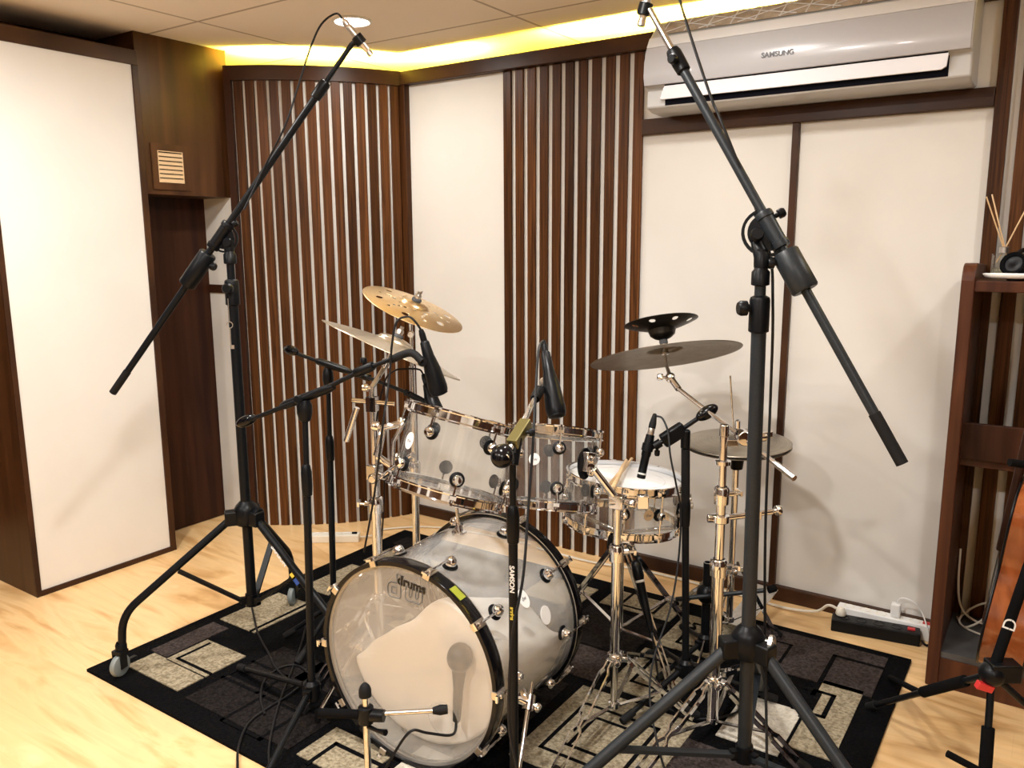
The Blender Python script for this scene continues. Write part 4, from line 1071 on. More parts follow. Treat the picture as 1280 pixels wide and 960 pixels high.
def letter(loops, bl, br, tr, nm):
    bl, br, tr = P(bl), P(br), P(tr); ux = br - bl; uy = tr - br; g = G(); off = -ba_*.0 
    for lp in loops:
        pts = [bl + ux*u_ + uy*w_ for u_, w_ in lp]; pts = [q + ba_*(.0125 - (q-bc).dot(ba_)) for q in pts]
        g.tube(pts + [pts[0]], .0010, 6, caps=False)
    g.build(nm, M['line_grey'], t)
letter([[(.70,1),(1,1),(1,.08),(.92,0),(.22,0),(.05,.08),(0,.2),(0,.42),(.06,.54),(.22,.62),(.70,.62)], [(.30,.18),(.70,.18),(.70,.44),(.30,.44)]], 'h_d_bl', 'h_d_br', 'h_d_tr', 'logo_letter_outline')
letter([[(0,1),(.22,1),(.22,.38),(.30,.30),(.38,.38),(.38,.95),(.60,.95),(.60,.38),(.68,.30),(.76,.38),(.76,1),(1,1),(1,.22),(.86,0),(.58,0),(.49,.10),(.40,0),(.14,0),(0,.22)]], 'h_w_bl', 'h_w_br', 'h_w_tr', 'logo_letter_outline')
g = G(); g.obox(bp_(.2884, .60, .020), (bp_(1,.60+PI/2,0)-bp_(0,0,0))*.020, (bp_(1,.60,0)-bp_(0,0,0))*.0008, ba_*.012); g.build('hoop_label', mat('hoop_sticker', (.30,.33,.03), .35), t, smooth=0)
for side in (0, 1):
    for k in range(10):
        a = (k+.5)*2*PI/10 - .02; hd = 1 if side == 0 else -1; h0 = 0 if side == 0 else BD
        rd = bp_(1,a,0)-bp_(0,a,0); tg = rd.cross(ba_)
        lo = G().lathe([(.008,0),(.0150,.002),(.0165,.010),(.0145,.018),(.0095,.024),(0,.025)], bp_(BR+.003,a,h0+hd*.105), rd, 18).build('lug', M['chrome'], t)
        G().lathe([(0,0),(.0215,0),(.0215,.0024),(.019,.0036),(0,.0036)], bp_(BR-.0002,a,h0+hd*.105), rd, 22).build('gasket', M['black_plastic'], t, parent=lo)
        g = G(); g.obox(bp_(.2905,a,h0+hd*.014), ba_*.018, tg*.0105, rd*.0022); g.obox(bp_(.284,a,h0-hd*.0025), ba_*.0022, tg*.0105, rd*.0085); g.obox(bp_(.296,a,h0+hd*.010), ba_*.007, tg*.006, rd*.005)
        cl_ = g.build('claw', M['silver'], t, bevel=.001, smooth=0)
        g = G().tube([bp_(.297,a,h0-hd*.010), bp_(.297,a,h0+hd*.085), bp_(BR+.016,a,h0+hd*.105)], .0032, 8); g.obox(bp_(.297,a,h0-hd*.012), ba_*.003, tg*.009, rd*.0028); g.build('tension_rod', M['chrome'], t)
for a, h in ((.98,.235),(1.25,.30)):
    rd = bp_(1,a,0)-bp_(0,a,0)
    poly = [((.021 if h < .25 else .024)*math.cos(2*PI*i/28), .026*math.sin(2*PI*i/28)) for i in range(28)]
    b = G().prism(poly, bp_(BR+.0008,a,h), ba_, rd.cross(ba_), rd*.0018).build('badge', M['white_plastic'], t, smooth=0)
    if h < .25: text('badge_lettering', 'dw', .017, M['label_grey'], b, bp_(BR+.003,a,h), ba_*1.0, rd.cross(ba_), .0002)
    # (the second is the plain air vent)
g = G(); g.lathe([(0,0),(.022,0),(.022,.004),(.012,.006),(.010,.022),(.006,.03),(0,.031)], bp_(BR,-.10,.30), bp_(1,-.10,0)-bp_(0,0,0), 20); g.tube([bp_(BR+.02,-.10,.30), bp_(BR+.075,-.10,.30)], .005, 10); g.build('mount_stud', M['chrome'], t)
for s_ in (-1, 1):
    a = s_*1.86; rd = bp_(1,a,0)-bp_(0,a,0)
    g = G(); g.lathe([(.024,0),(.026,.006),(.020,.016),(.015,.040),(0,.042)], bp_(BR,a,.150), rd, 22)
    hub = bp_(BR+.034,a,.150); tip = V((hub.x + hx.x*s_*.045, hub.y - .135, RUG+.003))
    dd = (tip-hub).normalized(); g.tube([hub - dd*.05, tip + V((0,0,.02))], .0062, 12); g.lathe([(.012,-.02),(.016,-.018),(.016,.018),(.012,.02)], hub, dd, 16); knob(g, hub + rd*.014, rd, .012, .02)
    sp = g.build('spur', M['chrome'], t); G().tube([tip + V((0,0,.03)) - dd*.008, tip + V((0,0,.006))], [.0105,.0085], 12).build('spur_tip', M['rubber'], t, parent=sp)

# pillow inside the bass drum
t0 = []
vs, fs = [], []; NU, NV = 36, 16
def top_h(x, v):        # height of the pillow top above the drum centre at x across and v along
    z = -.07 + (x+.25)*.80 if x < .08 else .194 - (x-.08)*.55
    return z - .13*v + .006*math.sin(35*x+3*v) + .005*math.sin(60*x-7*v)
for j in range(NV+1):
    v = .5 - .5*math.cos(PI*j/NV); h = .074 + v*(BD-.135); k_ = (1-abs(2*v-1)**6)**.5; Ri = .2625*(.965+.035*k_); sq = .93+.07*k_
    zl, zr = top_h(-.24, v)*sq, top_h(.22, v)*sq; aL = 2*PI - math.acos(zl/Ri); aR = math.acos(min(zr/Ri, .9))
    xl, xr = Ri*math.sin(aL), Ri*math.sin(aR)
    for i in range(NU):
        q = i/NU
        if q < .5: p = bp_(Ri, aL + (aR-aL)*q*2, h)
        else:
            w = (q-.5)/.5; xx = xr + (xl-xr)*w; e_ = min(1, 6*w, 6*(1-w)); z = top_h(xx, v)*sq
            z = (zr + (zl-zr)*w)*(1-e_) + z*e_; z = min(z, math.sqrt(max((Ri*.985)**2 - xx*xx, 0))); p = bc + hx*xx + V((0,0,z)) + ba_*h
        vs.append(p)
for j in range(NV):
    for i in range(NU): fs.append((j*NU+i, j*NU+(i+1) % NU, (j+1)*NU+(i+1) % NU, (j+1)*NU+i))
fs += [tuple(reversed(range(NU))), tuple(range(NV*NU, NV*NU+NU))]
o = G().add(vs, fs).build('pillow', M['pillow'], smooth=60)
sb = o.modifiers.new('soften', 'SUBSURF'); sb.levels = 1; sb.render_levels = 1
tag(o, 'white pillow stuffed inside the clear bass drum', 'pillow')

# ------------------------------------------------------------------ cymbals
def cym_prof(R, bow, bell, bh):
    p = []
    for i in range(25):
        r = R*(1 - i/24.)
        if r > bell: h = bow*(1 - (r/R)**1.6)/(1 - (bell/R)**1.6)
        else: h = bow + bh*math.sqrt(max(1 - (r/bell)**2.2, 0))
        p.append((max(r, .006), h))
    p += [(bell*.98, bow + bh*.2), (bell*.9, bow + bh*.52)]
    return sorted(set(p), key=lambda q: -q[0])
def cymbal(name, label, c, n, R, m, bow=.020, bell=.055, bh=.020, holes=None, grp=None, fn=96):
    c, n = V(c), V(n).normalized(); x, y, n = frame(n); pr = cym_prof(R, bow, bell, bh)
    if holes:
        k = 64; pr2 = []
        for i in range(k+1):
            r = R + (.006-R)*i/k
            j = max(0, min(len(pr)-2, next((q for q in range(len(pr)-1) if pr[q+1][0] <= r), len(pr)-2)))
            (r0,h0),(r1,h1) = pr[j], pr[j+1]; pr2.append((r, h0 + (h1-h0)*((r0-r)/(r0-r1) if r0 != r1 else 0)))
        pr = pr2; fn = 260
    t = thing(name, label, 'cymbal', c, grp); g = G(); vs = []; fs = []
    for r, h in pr:
        for j in range(fn):
            a = 2*PI*j/fn; vs.append(c + (x*math.cos(a) + y*math.sin(a))*r + n*h)
    for i in range(len(pr)-1):
        for j in range(fn):
            if holes:
                r = (pr[i][0]+pr[i+1][0])/2; a = 2*PI*(j+.5)/fn; u, w = r*math.cos(a), r*math.sin(a)
                if any((u-hx_)**2 + (w-hy_)**2 < hr*hr for hx_, hy_, hr in holes): continue
            fs.append((i*fn+j, i*fn+(j+1) % fn, (i+1)*fn+(j+1) % fn, (i+1)*fn+j))
    ob = g.add(vs, fs).build('plate', m, t, smooth=60)
    so = ob.modifiers.new('thickness', 'SOLIDIFY'); so.thickness = .0013; so.offset = 0
    return t, x, y, n
def topper(t, p, n, felt=True, wing=True, post=.0):
    n = V(n).normalized(); p = V(p)
    if felt: G().lathe([(.006,0),(.016,0),(.017,.004),(.016,.009),(.006,.010)], p, n, 18, closed=True).build('felt', M['wood_felt'], t)
    g = G(); g.lathe([(.004,.010),(.011,.010),(.012,.020),(.009,.026),(.004,.027)], p, n, 16)
    x, y, n = frame(n)
    for s_ in (-1, 1): g.obox(p + n*.028 + x*.012*s_, x*.006, y*.0025, n*.008)
    g.tube([p - n*.05, p + n*(.034+post)], .0035, 10); g.build('wing_nut', M['silver'], t)
hl = []
for k in range(6):
    a = k*PI/3 + .25; hl.append((.125*math.cos(a), .125*math.sin(a), .0125))
    a += .52; hl.append((.100*math.cos(a), .100*math.sin(a), .0055)); hl.append((.086*math.cos(a+.1), .086*math.sin(a+.1), .0055)); hl.append((.125*math.cos(a+.0), .125*math.sin(a+.0), .006))
    a = k*PI/3; hl.append((.072*math.cos(a), .072*math.sin(a), .0075)); hl.append((.060*math.cos(a+.5), .060*math.sin(a+.5), .0050))
gt, x, y, n = cymbal('effects_cymbal', 'golden cymbal full of round holes, highest of the left cymbals', W['gold_c'], W['gold_n'], .178, M['cym_gold'], .016, .045, .014, hl)
topper(gt, V(W['gold_c']) + n*.030, n)
ct, x, y, n = cymbal('crash_cymbal', 'pale crash cymbal seen edge-on below the golden holed cymbal', W['crash_c'], W['crash_n'], .229, M['cym_pale'], .024, .058, .020)
topper(ct, V(W['crash_c']) + n*.044, n)
rt, x, y, n = cymbal('ride_cymbal', 'large dark ride cymbal on a chrome boom at the right', W['ride_c'], W['ride_n'], .254, M['cym_dark'], .022, .060, .018)
rn = n; rc = V(W['ride_c'])
hl = [(.098*math.cos(k*PI/4), .098*math.sin(k*PI/4), .0105) for k in range(8)]
st_c = rc + rn*.120; st, x, y, n = cymbal('stacked_cymbal', 'small black cymbal with round holes, upturned above the ride cymbal', st_c, -V(rn), .125, M['cym_black'], .026, .046, .036, hl)
G().lathe([(.006,.043),(.014,.043),(.015,.050),(.014,.062),(.006,.064)], rc, rn, 18).build('felt', M['wood_felt'], st)
hc = V((-.871,2.645,.724)); hn = V((-.006,-.045,.999)).normalized()
HT, x, y, n = cymbal('hi_hat_cymbal', 'grey upper hi-hat cymbal beyond the right boom stand', hc, hn, .178, M['cym_grey'], .016, .052, .018, None, 'hi-hat cymbals')
HB, x, y, n = cymbal('hi_hat_cymbal', 'lower hi-hat cymbal, upside down beneath the grey upper one', hc - hn*.010, -hn, .178, M['cym_dark'], .016, .052, .018, None, 'hi-hat cymbals')
G().lathe([(.006,.034),(.016,.034),(.016,.044),(.010,.050),(.010,.075),(.005,.078)], hc, hn, 18).build('clutch', M['chrome'], HT)

# ------------------------------------------------------------------ chrome drum and cymbal stands
def strap_leg(t, top, ft, w=.020):
    """double-braced leg: two bent straps joined at waist and foot"""
    top, ft = V(top), V(ft); d = ft - top; a = d.normalized(); sd = V((d.y,-d.x,0)).normalized(); up = sd.cross(a)
    g = G()
    for s_ in (-1, 1):
        prof = [(0,.5),(.06,.55),(.11,1.1),(.46,1.1),(.51,.4),(.57,.4),(.62,1.2),(.94,1.2),(1,.6)]
        pts = [top + d*q + sd*s_*w*.62*k_ for q, k_ in prof]
        for p, q in zip(pts, pts[1:]): g.bar(p - (q-p)*.02, q + (q-p)*.02, .0046, .013, up=up)
    lg = g.build('leg', M['chrome'], t, smooth=0)
    f = ft + V((0,0,.0)); G().tube([f - a*.035 + V((0,0,.004)), f - a*.008 + V((0,0,.011)), f + V((d.x,d.y,0)).normalized()*.012 + V((0,0,.010))], [.012,.0135,.0095], 12).build('rubber_foot', M['rubber'], t, parent=lg)
    return top.lerp(ft, .55)
def clampj(g, p, r, d=None):
    """memory lock and wing bolt at a tube joint"""
    p = V(p); d = V(d) if d is not None else V((.5,-.86,0))
    g.lathe([(r,-.028),(r+.006,-.026),(r+.007,-.004),(r+.0075,.016),(r+.004,.022),(r,.023)], p, (0,0,1), 20)
    g.lathe([(.008,0),(.009,.018),(.005,.020),(.005,.034)], p + d.normalized()*r, d, 12); q = p + d.normalized()*(r+.036); sx = d.cross(V((0,0,1))).normalized()
    for s_ in (-1,1): g.obox(q + sx*s_*.009 + V((0,0,.003)), sx*.008, d.normalized()*.003, V((0,0,.007)))
def stand_base(name, label, base, hubz, feet, stub, grp='chrome stands of the kit'):
    base = V(base); t = thing(name, label, 'stand', (base.x, base.y, RUG), grp); Z = V((0,0,1)); hub = V((base.x,base.y,hubz))
    g = G(); g.lathe([(.014,-.016),(.021,-.014),(.024,0),(.021,.014),(.014,.016)], hub, Z, 20)
    low = V((base.x,base.y,stub)); G().lathe([(.010,-.008),(.017,-.006),(.017,.010),(.010,.012)], low, Z, 18).build('brace_collar', M['chrome'], t)
    for f in feet:
        d = V((f.x-hub.x,f.y-hub.y,0)).normalized(); g.obox(hub + d*.026, d*.012, d.cross(Z)*.011, Z*.008)
    knob(g, hub + V((.6,-.8,0))*.022, V((.6,-.8,0)), .010, .022)
    g.build('hub', M['chrome'], t, bevel=.002, smooth=40)
    for f in feet:
        d = V((f.x-hub.x,f.y-hub.y,0)).normalized()
        mid_ = strap_leg(t, hub + d*.034, V((f.x,f.y,RUG+.004)))
        G().bar(low + d*.014, mid_, .012, .004).build('brace', M['chrome_worn'], t, smooth=0)
    return t, hub, low
Z = V((0,0,1))
# tom and cymbal stand left of the bass drum
S1 = P('S1_base'); b = V((S1.x,S1.y,0)); j1, j2, tp = P('S1_j1'), P('S1_j2'), P('S1_t')
t, hub, low = stand_base('tom_stand', 'chrome stand left of the bass drum carrying rack tom and crash cymbal', b, .30, [foot(b, 2.6, .33), foot(b, 4.45, .28), foot(b, 1.4, .33)], .09)
g = G().tube([low, V((b.x,b.y,j1.z))], .0150, 20); g.build('lower_tube', M['chrome'], t)
G().tube([V((b.x,b.y,j1.z-.02)), V((b.x,b.y,j2.z))], .0125, 18).build('middle_tube', M['chrome'], t)
G().tube([V((b.x,b.y,j2.z-.02)), tp], .0078, 14).build('upper_tube', M['chrome'], t)
g = G(); clampj(g, j1, .0155, V((-.83,-.56,0))); g.build('tube_clamp', M['chrome'], t, smooth=40)
g = G(); q = V((b.x,b.y,j2.z)); g.obox(q, (.020,0,0), (0,.018,0), (0,0,.024)); g.tube([q, q + V((.06,-.02,.0))], .012, 14); tm = V((-1.495,1.70,.80)); g.tube([q + V((.055,-.018,0)), tm], .0095, 14); knob(g, q + V((.03,-.022,-.005)), V((.2,-.95,0)), .016, .03); g.build('tom_arm', M['chrome'], t, bevel=.003, smooth=40)
crc, crn = V(W['crash_c']), V(W['crash_n']); top2 = tp
g = G(); g.obox(tp, (.014,.006,0), (-.005,.013,0), (0,0,.022)); g.tube([tp + V((-.05,-.034,.012)), tp + V((.055,.037,.0))], .0070, 12); g.tube([tp, tp + Z*.05, crc - crn*.055], .0080, 12); g.tube([crc - crn*.06, crc + crn*.03], .0062, 12)
g.tube([tp + V((-.035,-.03,-.01)), tp + V((-.07,-.045,-.115))], .009, 12); g.lathe([(.010,-.006),(.016,-.004),(.016,.016),(.010,.018)], crc - crn*.050, crn, 16); knob(g, tp + Z*.05, V((-.83,-.56,0)), .012, .028); g.build('cymbal_tilter', M['chrome'], t, smooth=40)
# golden cymbal's own stand behind
gc_, gn_ = V(W['gold_c']), V(W['gold_n']); b = V((gc_.x-.012, gc_.y, 0))
t, hub, low = stand_base('cymbal_stand', 'chrome cymbal stand behind the bass drum under the golden holed cymbal', b, .28, [foot(b, 1.9, .30), foot(b, 4.0, .28), foot(b, 6.0, .30)], .09)
G().tube([low, V((b.x,b.y,.62))], .0130, 18).build('lower_tube', M['chrome'], t)
G().tube([V((b.x,b.y,.60)), V((b.x,b.y,.98))], .0100, 16).build('middle_tube', M['chrome'], t)
g = G(); clampj(g, (b.x,b.y,.62), .0135, V((-.83,-.56,0))); g.build('tube_clamp', M['chrome'], t, smooth=40)
g = G(); g.tube([V((b.x,b.y,.97)), V((b.x,b.y,1.10)), gc_ - gn_*.03, gc_ + gn_*.028], .0062, 12); g.lathe([(.006,-.010),(.014,-.008),(.014,.010),(.006,.012)], gc_ - gn_*.008, gn_, 16); knob(g, (b.x,b.y,1.09), V((.6,-.8,0)), .012, .028); g.build('tilter', M['chrome'], t)
# stand carrying the smaller tom
b = P('S2_stub'); b0 = V((b.x,b.y,0)); hub_z = P('S2_hub').z
t, hub, low = stand_base('tom_stand', 'chrome double-braced stand carrying the smaller tom in front of the snare', b0, hub_z, [on_rug(P('S2_fa')), on_rug(P('S2_fb')), on_rug(P('S2_fc'))], max(P('S2_stub').z, .05))
j1, tp = P('S2_j1'), P('S2_top')
G().tube([low, V((b.x,b.y,hub_z+.01))], .0100, 16).build('stub_tube', M['chrome_worn'], t)
G().tube([V((b.x,b.y,hub_z)), j1], .0142, 20).build('lower_tube', M['chrome'], t)
G().tube([j1 - Z*.02, tp], .0108, 18).build('upper_tube', M['chrome'], t)
g = G(); clampj(g, j1, .0148, V((.83,.56,0))); g.build('tube_clamp', M['chrome'], t, smooth=40)
g = G(); g.obox(tp + Z*.012, (.022,0,0), (0,.016,0), (0,0,.020)); g.tube([tp + Z*.015, V((-1.045,1.945,.770))], .0105, 14); g.tube([tp + Z*.012 + V((-.02,-.02,0)), tp + Z*.012 + V((.055,.03,0))], .009, 12); knob(g, tp + Z*.014 + V((.03,-.008,0)), V((.83,.1,0)), .014, .028); g.obox(tp + V((.060,.036,.012)), (.014,.009,0), (-.006,.010,0), (0,0,.020)); g.build('tom_arm', M['chrome'], t, bevel=.003, smooth=40)
# ride cymbal boom stand
b = P('S3_stub'); b0 = V((b.x,b.y,0)); hub_z = P('S3_hub').z
t, hub, low = stand_base('cymbal_boom_stand', 'tall chrome boom stand at right holding the dark ride cymbal', b0, hub_z, [on_rug(P('S3_fa')), on_rug(P('S3_fb')), on_rug(P('S3_fc'))], max(P('S3_stub').z, .05))
j1, j2, j3, j4, tp = (P('S3_'+k) for k in ('j1','j2','j3','j4','top'))
G().tube([low, j1], .0160, 20).build('lower_tube', M['chrome'], t)
G().tube([j1 - Z*.02, j3], .0135, 18).build('middle_tube', M['chrome'], t)
G().tube([j3 - Z*.02, tp], .0108, 16).build('upper_tube', M['chrome'], t)
g = G(); clampj(g, j1, .0165, V((.83,.4,0))); g.build('tube_clamp', M['chrome'], t, smooth=40)
g = G(); clampj(g, j3, .014, V((.7,.7,0))); g.build('tube_clamp', M['chrome'], t, smooth=40)
g = G(); g.lathe([(.0135,-.012),(.024,-.010),(.024,.010),(.0135,.012)], j2, Z, 20); g.tube([j2, j2 + V((.11,.10,.012))], .0085, 12); g.tube([j2 + V((-.03,-.02,0)), j2], .012, 12); g.obox(j2 + V((.07,.06,.008)), (.016,.012,0), (-.008,.010,0), (0,0,.012)); knob(g, j2 + V((.11,.10,.012)), V((.7,.7,.1)), .014, .026); g.build('accessory_clamp', M['chrome'], t, bevel=.002, smooth=40)
g = G(); g.lathe([(.0108,-.006),(.021,-.005),(.021,.005),(.0108,.006)], j4, Z, 20); g.build('collar', M['chrome'], t)
b0_, b1_, b2_, tl = P('S3_b0'), P('S3_b1'), P('S3_b2'), P('S3_tilt'); ba2 = (b2_-b0_).normalized(); q = b0_ + ba2*((tp-b0_).dot(ba2))
G().tube([b0_, b2_], .0065, 14).build('boom_arm', M['chrome'], t)
G().tube([b0_, b0_ + ba2*.07], .0082, 14).build('boom_end', M['chrome_worn'], t)
g = G(); g.lathe([(.0,-.022),(.020,-.021),(.022,0),(.020,.021),(0,.022)], q + Z*.004, V((.56,-.83,0)), 20); g.tube([tp - Z*.012, tp + Z*.02], .013, 14); knob(g, q + V((.02,.02,.0)), V((.83,.56,.1)), .012, .04); g.obox(q + V((-.026,-.022,-.010)), (.016,.010,0), (-.004,.006,0), (0,0,.009)); g.obox(q + V((.04,.035,.008)), (.024,.016,.004), (-.003,.005,0), (0,0,.008)); g.build('boom_tilter', M['chrome'], t, bevel=.002, smooth=40)
g = G(); g.tube([b2_, tl], .010, 12); g.ell(tl, (.016,.018), V((.56,-.83,0)), 16, 10); knob(g, tl + V((-.01,-.012,0)), V((-.83,-.5,.1)), .011, .026); g.tube([tl, rc - rn*.035], [.008,.0055], 12); g.tube([rc - rn*.037, rc + rn*.085], .0042, 10); g.lathe([(.004,-.006),(.013,-.005),(.014,.004),(.012,.012),(.004,.013)], rc + rn*.012, rn, 16); g.build('cymbal_tilter', M['chrome'], t, smooth=40)
topper(t, st_c - rn*.060, rn, True, True)
# hi-hat stand
b = V((-.871,2.645,0)); t, hub, low = stand_base('hi_hat_stand', 'hi-hat stand with thin upright rod beyond the ride boom stand', b, .27, [foot(b, .5, .17), foot(b, 2.6, .28), foot(b, 4.75, .30)], .08)
G().tube([low, V((b.x,b.y,.64))], .0120, 16).build('lower_tube', M['chrome'], t)
rod_top = W_rod = .955
G().tube([V((b.x,b.y,.62)), V((b.x-.024,b.y-.03,rod_top))], .0030, 10).build('pull_rod', M['chrome_worn'], t)
G().lathe([(.012,-.045),(.020,-.042),(.024,-.012),(.024,.0),(.006,.004)], hc - hn*.052, hn, 20).build('bottom_seat', M['black_plastic'], t)
g = G(); pd = V((.15,1,0)).normalized(); o_ = V((b.x,b.y,.02)) + pd*.05; g.obox(o_ + pd*.12 + Z*.05, pd*.13 + Z*.03, pd.cross(Z)*.042, (pd*-.25+Z).normalized()*.004); g.build('footboard', M['chrome_worn'], t, bevel=.002, smooth=0)
# snare stand: upper basket, tube legs below
b = V((P('snare').x-.008,P('snare').y-.006,0)); t = thing('snare_stand', 'chrome tripod stand with basket arms under the snare drum', 'stand', (b.x,b.y,RUG), 'chrome stands of the kit')
sn, sc_ = V((.047,.077,.996)).normalized(), P('snare')
hz_ = .415; hub = V((b.x,b.y,hz_)); bh_ = V((b.x,b.y,.455))
g = G(); g.lathe([(.012,-.03),(.022,-.028),(.026,.0),(.022,.02),(.014,.03)], hub, Z, 20); knob(g, hub + V((.8,.5,0))*.02, V((.8,.5,0)), .013, .024); g.build('hub', M['chrome'], t)
G().tube([V((b.x,b.y,.11)), bh_], .0120, 16).build('tube', M['chrome_worn'], t)
for k, az in enumerate((-.55, 1.15, 2.72)):
    f = foot(b, az, .335, RUG+.006); d = V((math.cos(az), math.sin(az), 0)); p0 = hub + d*.022
    lg = G(); sd = d.cross(Z)
    for s_ in (-1, 1): lg.bar(p0 + sd*s_*.008, f + sd*s_*.008 + Z*.006, .005, .013)
    lo = lg.build('leg', M['chrome'], t, smooth=0)
    G().tube([f - d*.03 + Z*.02, f + Z*.009, f + d*.014 + Z*.008], [.012,.0135,.010], 12).build('rubber_foot', M['rubber'], t, parent=lo)
    G().bar(V((b.x,b.y,.12)) + d*.012, p0.lerp(f, .62), .012, .004).build('brace', M['chrome_worn'], t, smooth=0)
for k in range(3):
    a = .35 + k*2*PI/3; x_, y_, _n = frame(sn); rdir = x_*math.cos(a) + y_*math.sin(a)
    tip = sc_ - sn*.165 + rdir*.189; g = G(); g.tube([bh_ + Z*.0, bh_ + rdir*.05 + Z*.004, tip - sn*.004], .0070, 12); g.tube([tip - sn*.006, tip + sn*.028 + rdir*.010], .0075, 12); lo = g.build('basket_arm', M['chrome'], t)
    g = G(); g.obox(tip + sn*.012 + rdir*.014, rdir*.012, rdir.cross(sn)*.016, sn*.020); g.build('rubber_grip', M['rubber'], t, parent=lo, bevel=.004)
# bass drum pedal
pb = bc + ba_*(BD+.02); t = thing('bass_drum_pedal', 'chrome bass drum pedal behind the drum, half hidden by it', 'drum pedal', (pb.x,pb.y,RUG))
g = G()
for s_ in (-1, 1): g.tube([V((pb.x,pb.y+.035,RUG)) + hx*.055*s_, V((pb.x,pb.y+.035,.215)) + hx*.055*s_], .0075, 12)
g.obox((pb.x,pb.y+.16,RUG+.005), hx*.055, ba_*.185, Z*.004); g.build('frame', M['chrome'], t, smooth=40)
g = G().tube([V((pb.x,pb.y+.035,.205)) - hx*.085, V((pb.x,pb.y+.035,.205)) + hx*.085], .006, 12); g.lathe([(.012,-.012),(.024,-.011),(.024,.011),(.012,.012)], V((pb.x,pb.y+.035,.205)), hx, 20); g.build('axle', M['chrome_worn'], t)
q0 = V((pb.x,pb.y+.035,.205)); q1 = V((pb.x,pb.y+.055,.345)); g = G().tube([q0, q1], .004, 10); g.build('beater_shaft', M['chrome'], t)
G().lathe([(.006,-.026),(.020,-.022),(.024,0),(.020,.022),(.006,.026)], q1, hx, 20).build('beater', M['foam'], t)
g = G(); g.obox((pb.x,pb.y+.21,.060), hx*.038, ba_*.135 + Z*-.035, (ba_*.25+Z).normalized()*.004); g.build('footboard', M['chrome_worn'], t, bevel=.002, smooth=0)
g = G().obox((pb.x,pb.y+.075,.145), hx*.008, ba_*.002, Z*.055); g.build('chain', M['chrome_worn'], t, smooth=0)

# drumsticks on the snare
sx_, sy_, snn = frame(sn)
def stick(label, p0, p1):
    p0, p1 = V(p0), V(p1); d = p1 - p0
    o = G().tube([p0, p0 + d*.01, p0 + d*.75, p0 + d*.93, p0 + d*.96, p0 + d*.99, p1], [.005,.0072,.0072,.0045,.0055,.0050,.0018], 14).build('drumstick', M['stick']); tag(o, label, 'drumstick', 'drumsticks on the snare')
hs = sc_ + sn*.0255
stick('wooden drumstick on the snare head, the nearer of the crossed pair', W['stk0'], W['stk1'])
stick('wooden drumstick on the snare head, the farther of the crossed pair', W['stk2'], W['stk3'])

# ------------------------------------------------------------------ shelf at the right and what stands on it
SY0, SY1 = 2.712, 3.056; SX0, SX1 = -.252, .62
t = thing('storage_shelf', 'dark brown open shelf with rounded side against the slatted wall', 'shelf', (SX0, SY0, 0))
def side_poly(): 
    r = .05; p = [(0,0),(SY1-SY0,0),(SY1-SY0,1.318),(r,1.330)]
    return p + [(r - r*math.sin(q), 1.330 - r + r*math.cos(q)) for q in [PI/2*i/6 for i in range(1,7)]]
for x0 in (SX0, SX1):
    G().prism(side_poly(), (x0,SY0,0), (0,1,0), (0,0,1), (.036,0,0)).build('side_panel', M['shelf_wood'], t, bevel=.004, smooth=0)
G().box((SX0+.034,SY0+.006,1.248), (SX1+.002,SY1-.002,1.280)).build('top_shelf', M['shelf_wood'], t, bevel=.003, smooth=0)
G().box((SX0+.034,SY0+.07,.712), (SX1+.002,SY1-.002,.738)).build('middle_shelf', M['shelf_wood'], t, bevel=.002, smooth=0)
G().box((SX0+.034,SY0+.05,.738), (SX1+.002,SY0+.068,.850)).build('front_rail', M['wood_dark'], t, bevel=.002, smooth=0)
G().box((SX0+.034,SY0+.012,.098), (SX1+.002,SY1-.002,.118)).build('bottom_shelf', M['stone'], t, smooth=0)
G().box((SX0+.034,SY0+.008,.0), (SX1+.002,SY0+.026,.0975)).build('plinth', M['shelf_wood'], t, smooth=0)
ZT = 1.2805
dx, dy = W['diff'][0], W['diff'][1]
t = thing('reed_diffuser', 'square glass reed diffuser with pale sticks on the shelf top', 'reed diffuser', (dx,dy,ZT))
g = G(); 
for lo, hi in (((-.030,-.030,0),(.030,.030,.004)), ((-.030,-.030,.004),(-.027,.030,.070)), ((.027,-.030,.004),(.030,.030,.070)), ((-.027,-.030,.004),(.027,-.027,.070)), ((-.027,.027,.004),(.027,.030,.070)), ((-.030,-.030,.070),(.030,.030,.074))):
    g.box((dx+lo[0],dy+lo[1],ZT+lo[2]), (dx+hi[0],dy+hi[1],ZT+hi[2]))
g.build('glass_bottle', M['glass'], t, smooth=0)
G().box((dx-.0265,dy-.0265,ZT+.0045), (dx+.0265,dy+.0265,ZT+.030)).build('oil', M['scent'], t, smooth=0)
G().lathe([(.011,.074),(.013,.076),(.013,.094),(.009,.096),(.009,.074)], (dx,dy,ZT), (0,0,1), 20, closed=True).build('neck', M['silver'], t)
for k in range(3):
    e = V(W['st%d' % k]); q = V((dx,dy,ZT+.093)); lowp = q + (q-e)*.30; lowp.z = max(lowp.z, ZT+.012)
    lowp.x = min(max(lowp.x, dx-.02), dx+.02); lowp.y = min(max(lowp.y, dy-.02), dy+.02)
    G().tube([lowp, q + V(((k-1)*.003,0,0)), e], .0021, 8).build('reed', M['stick'], t)
hx0, hy0 = W['head'][0] + .014, W['head'][1] + .004
t = thing('headphones', 'black headphones lying on the shelf beside the glass diffuser', 'headphones', (hx0,hy0,ZT))
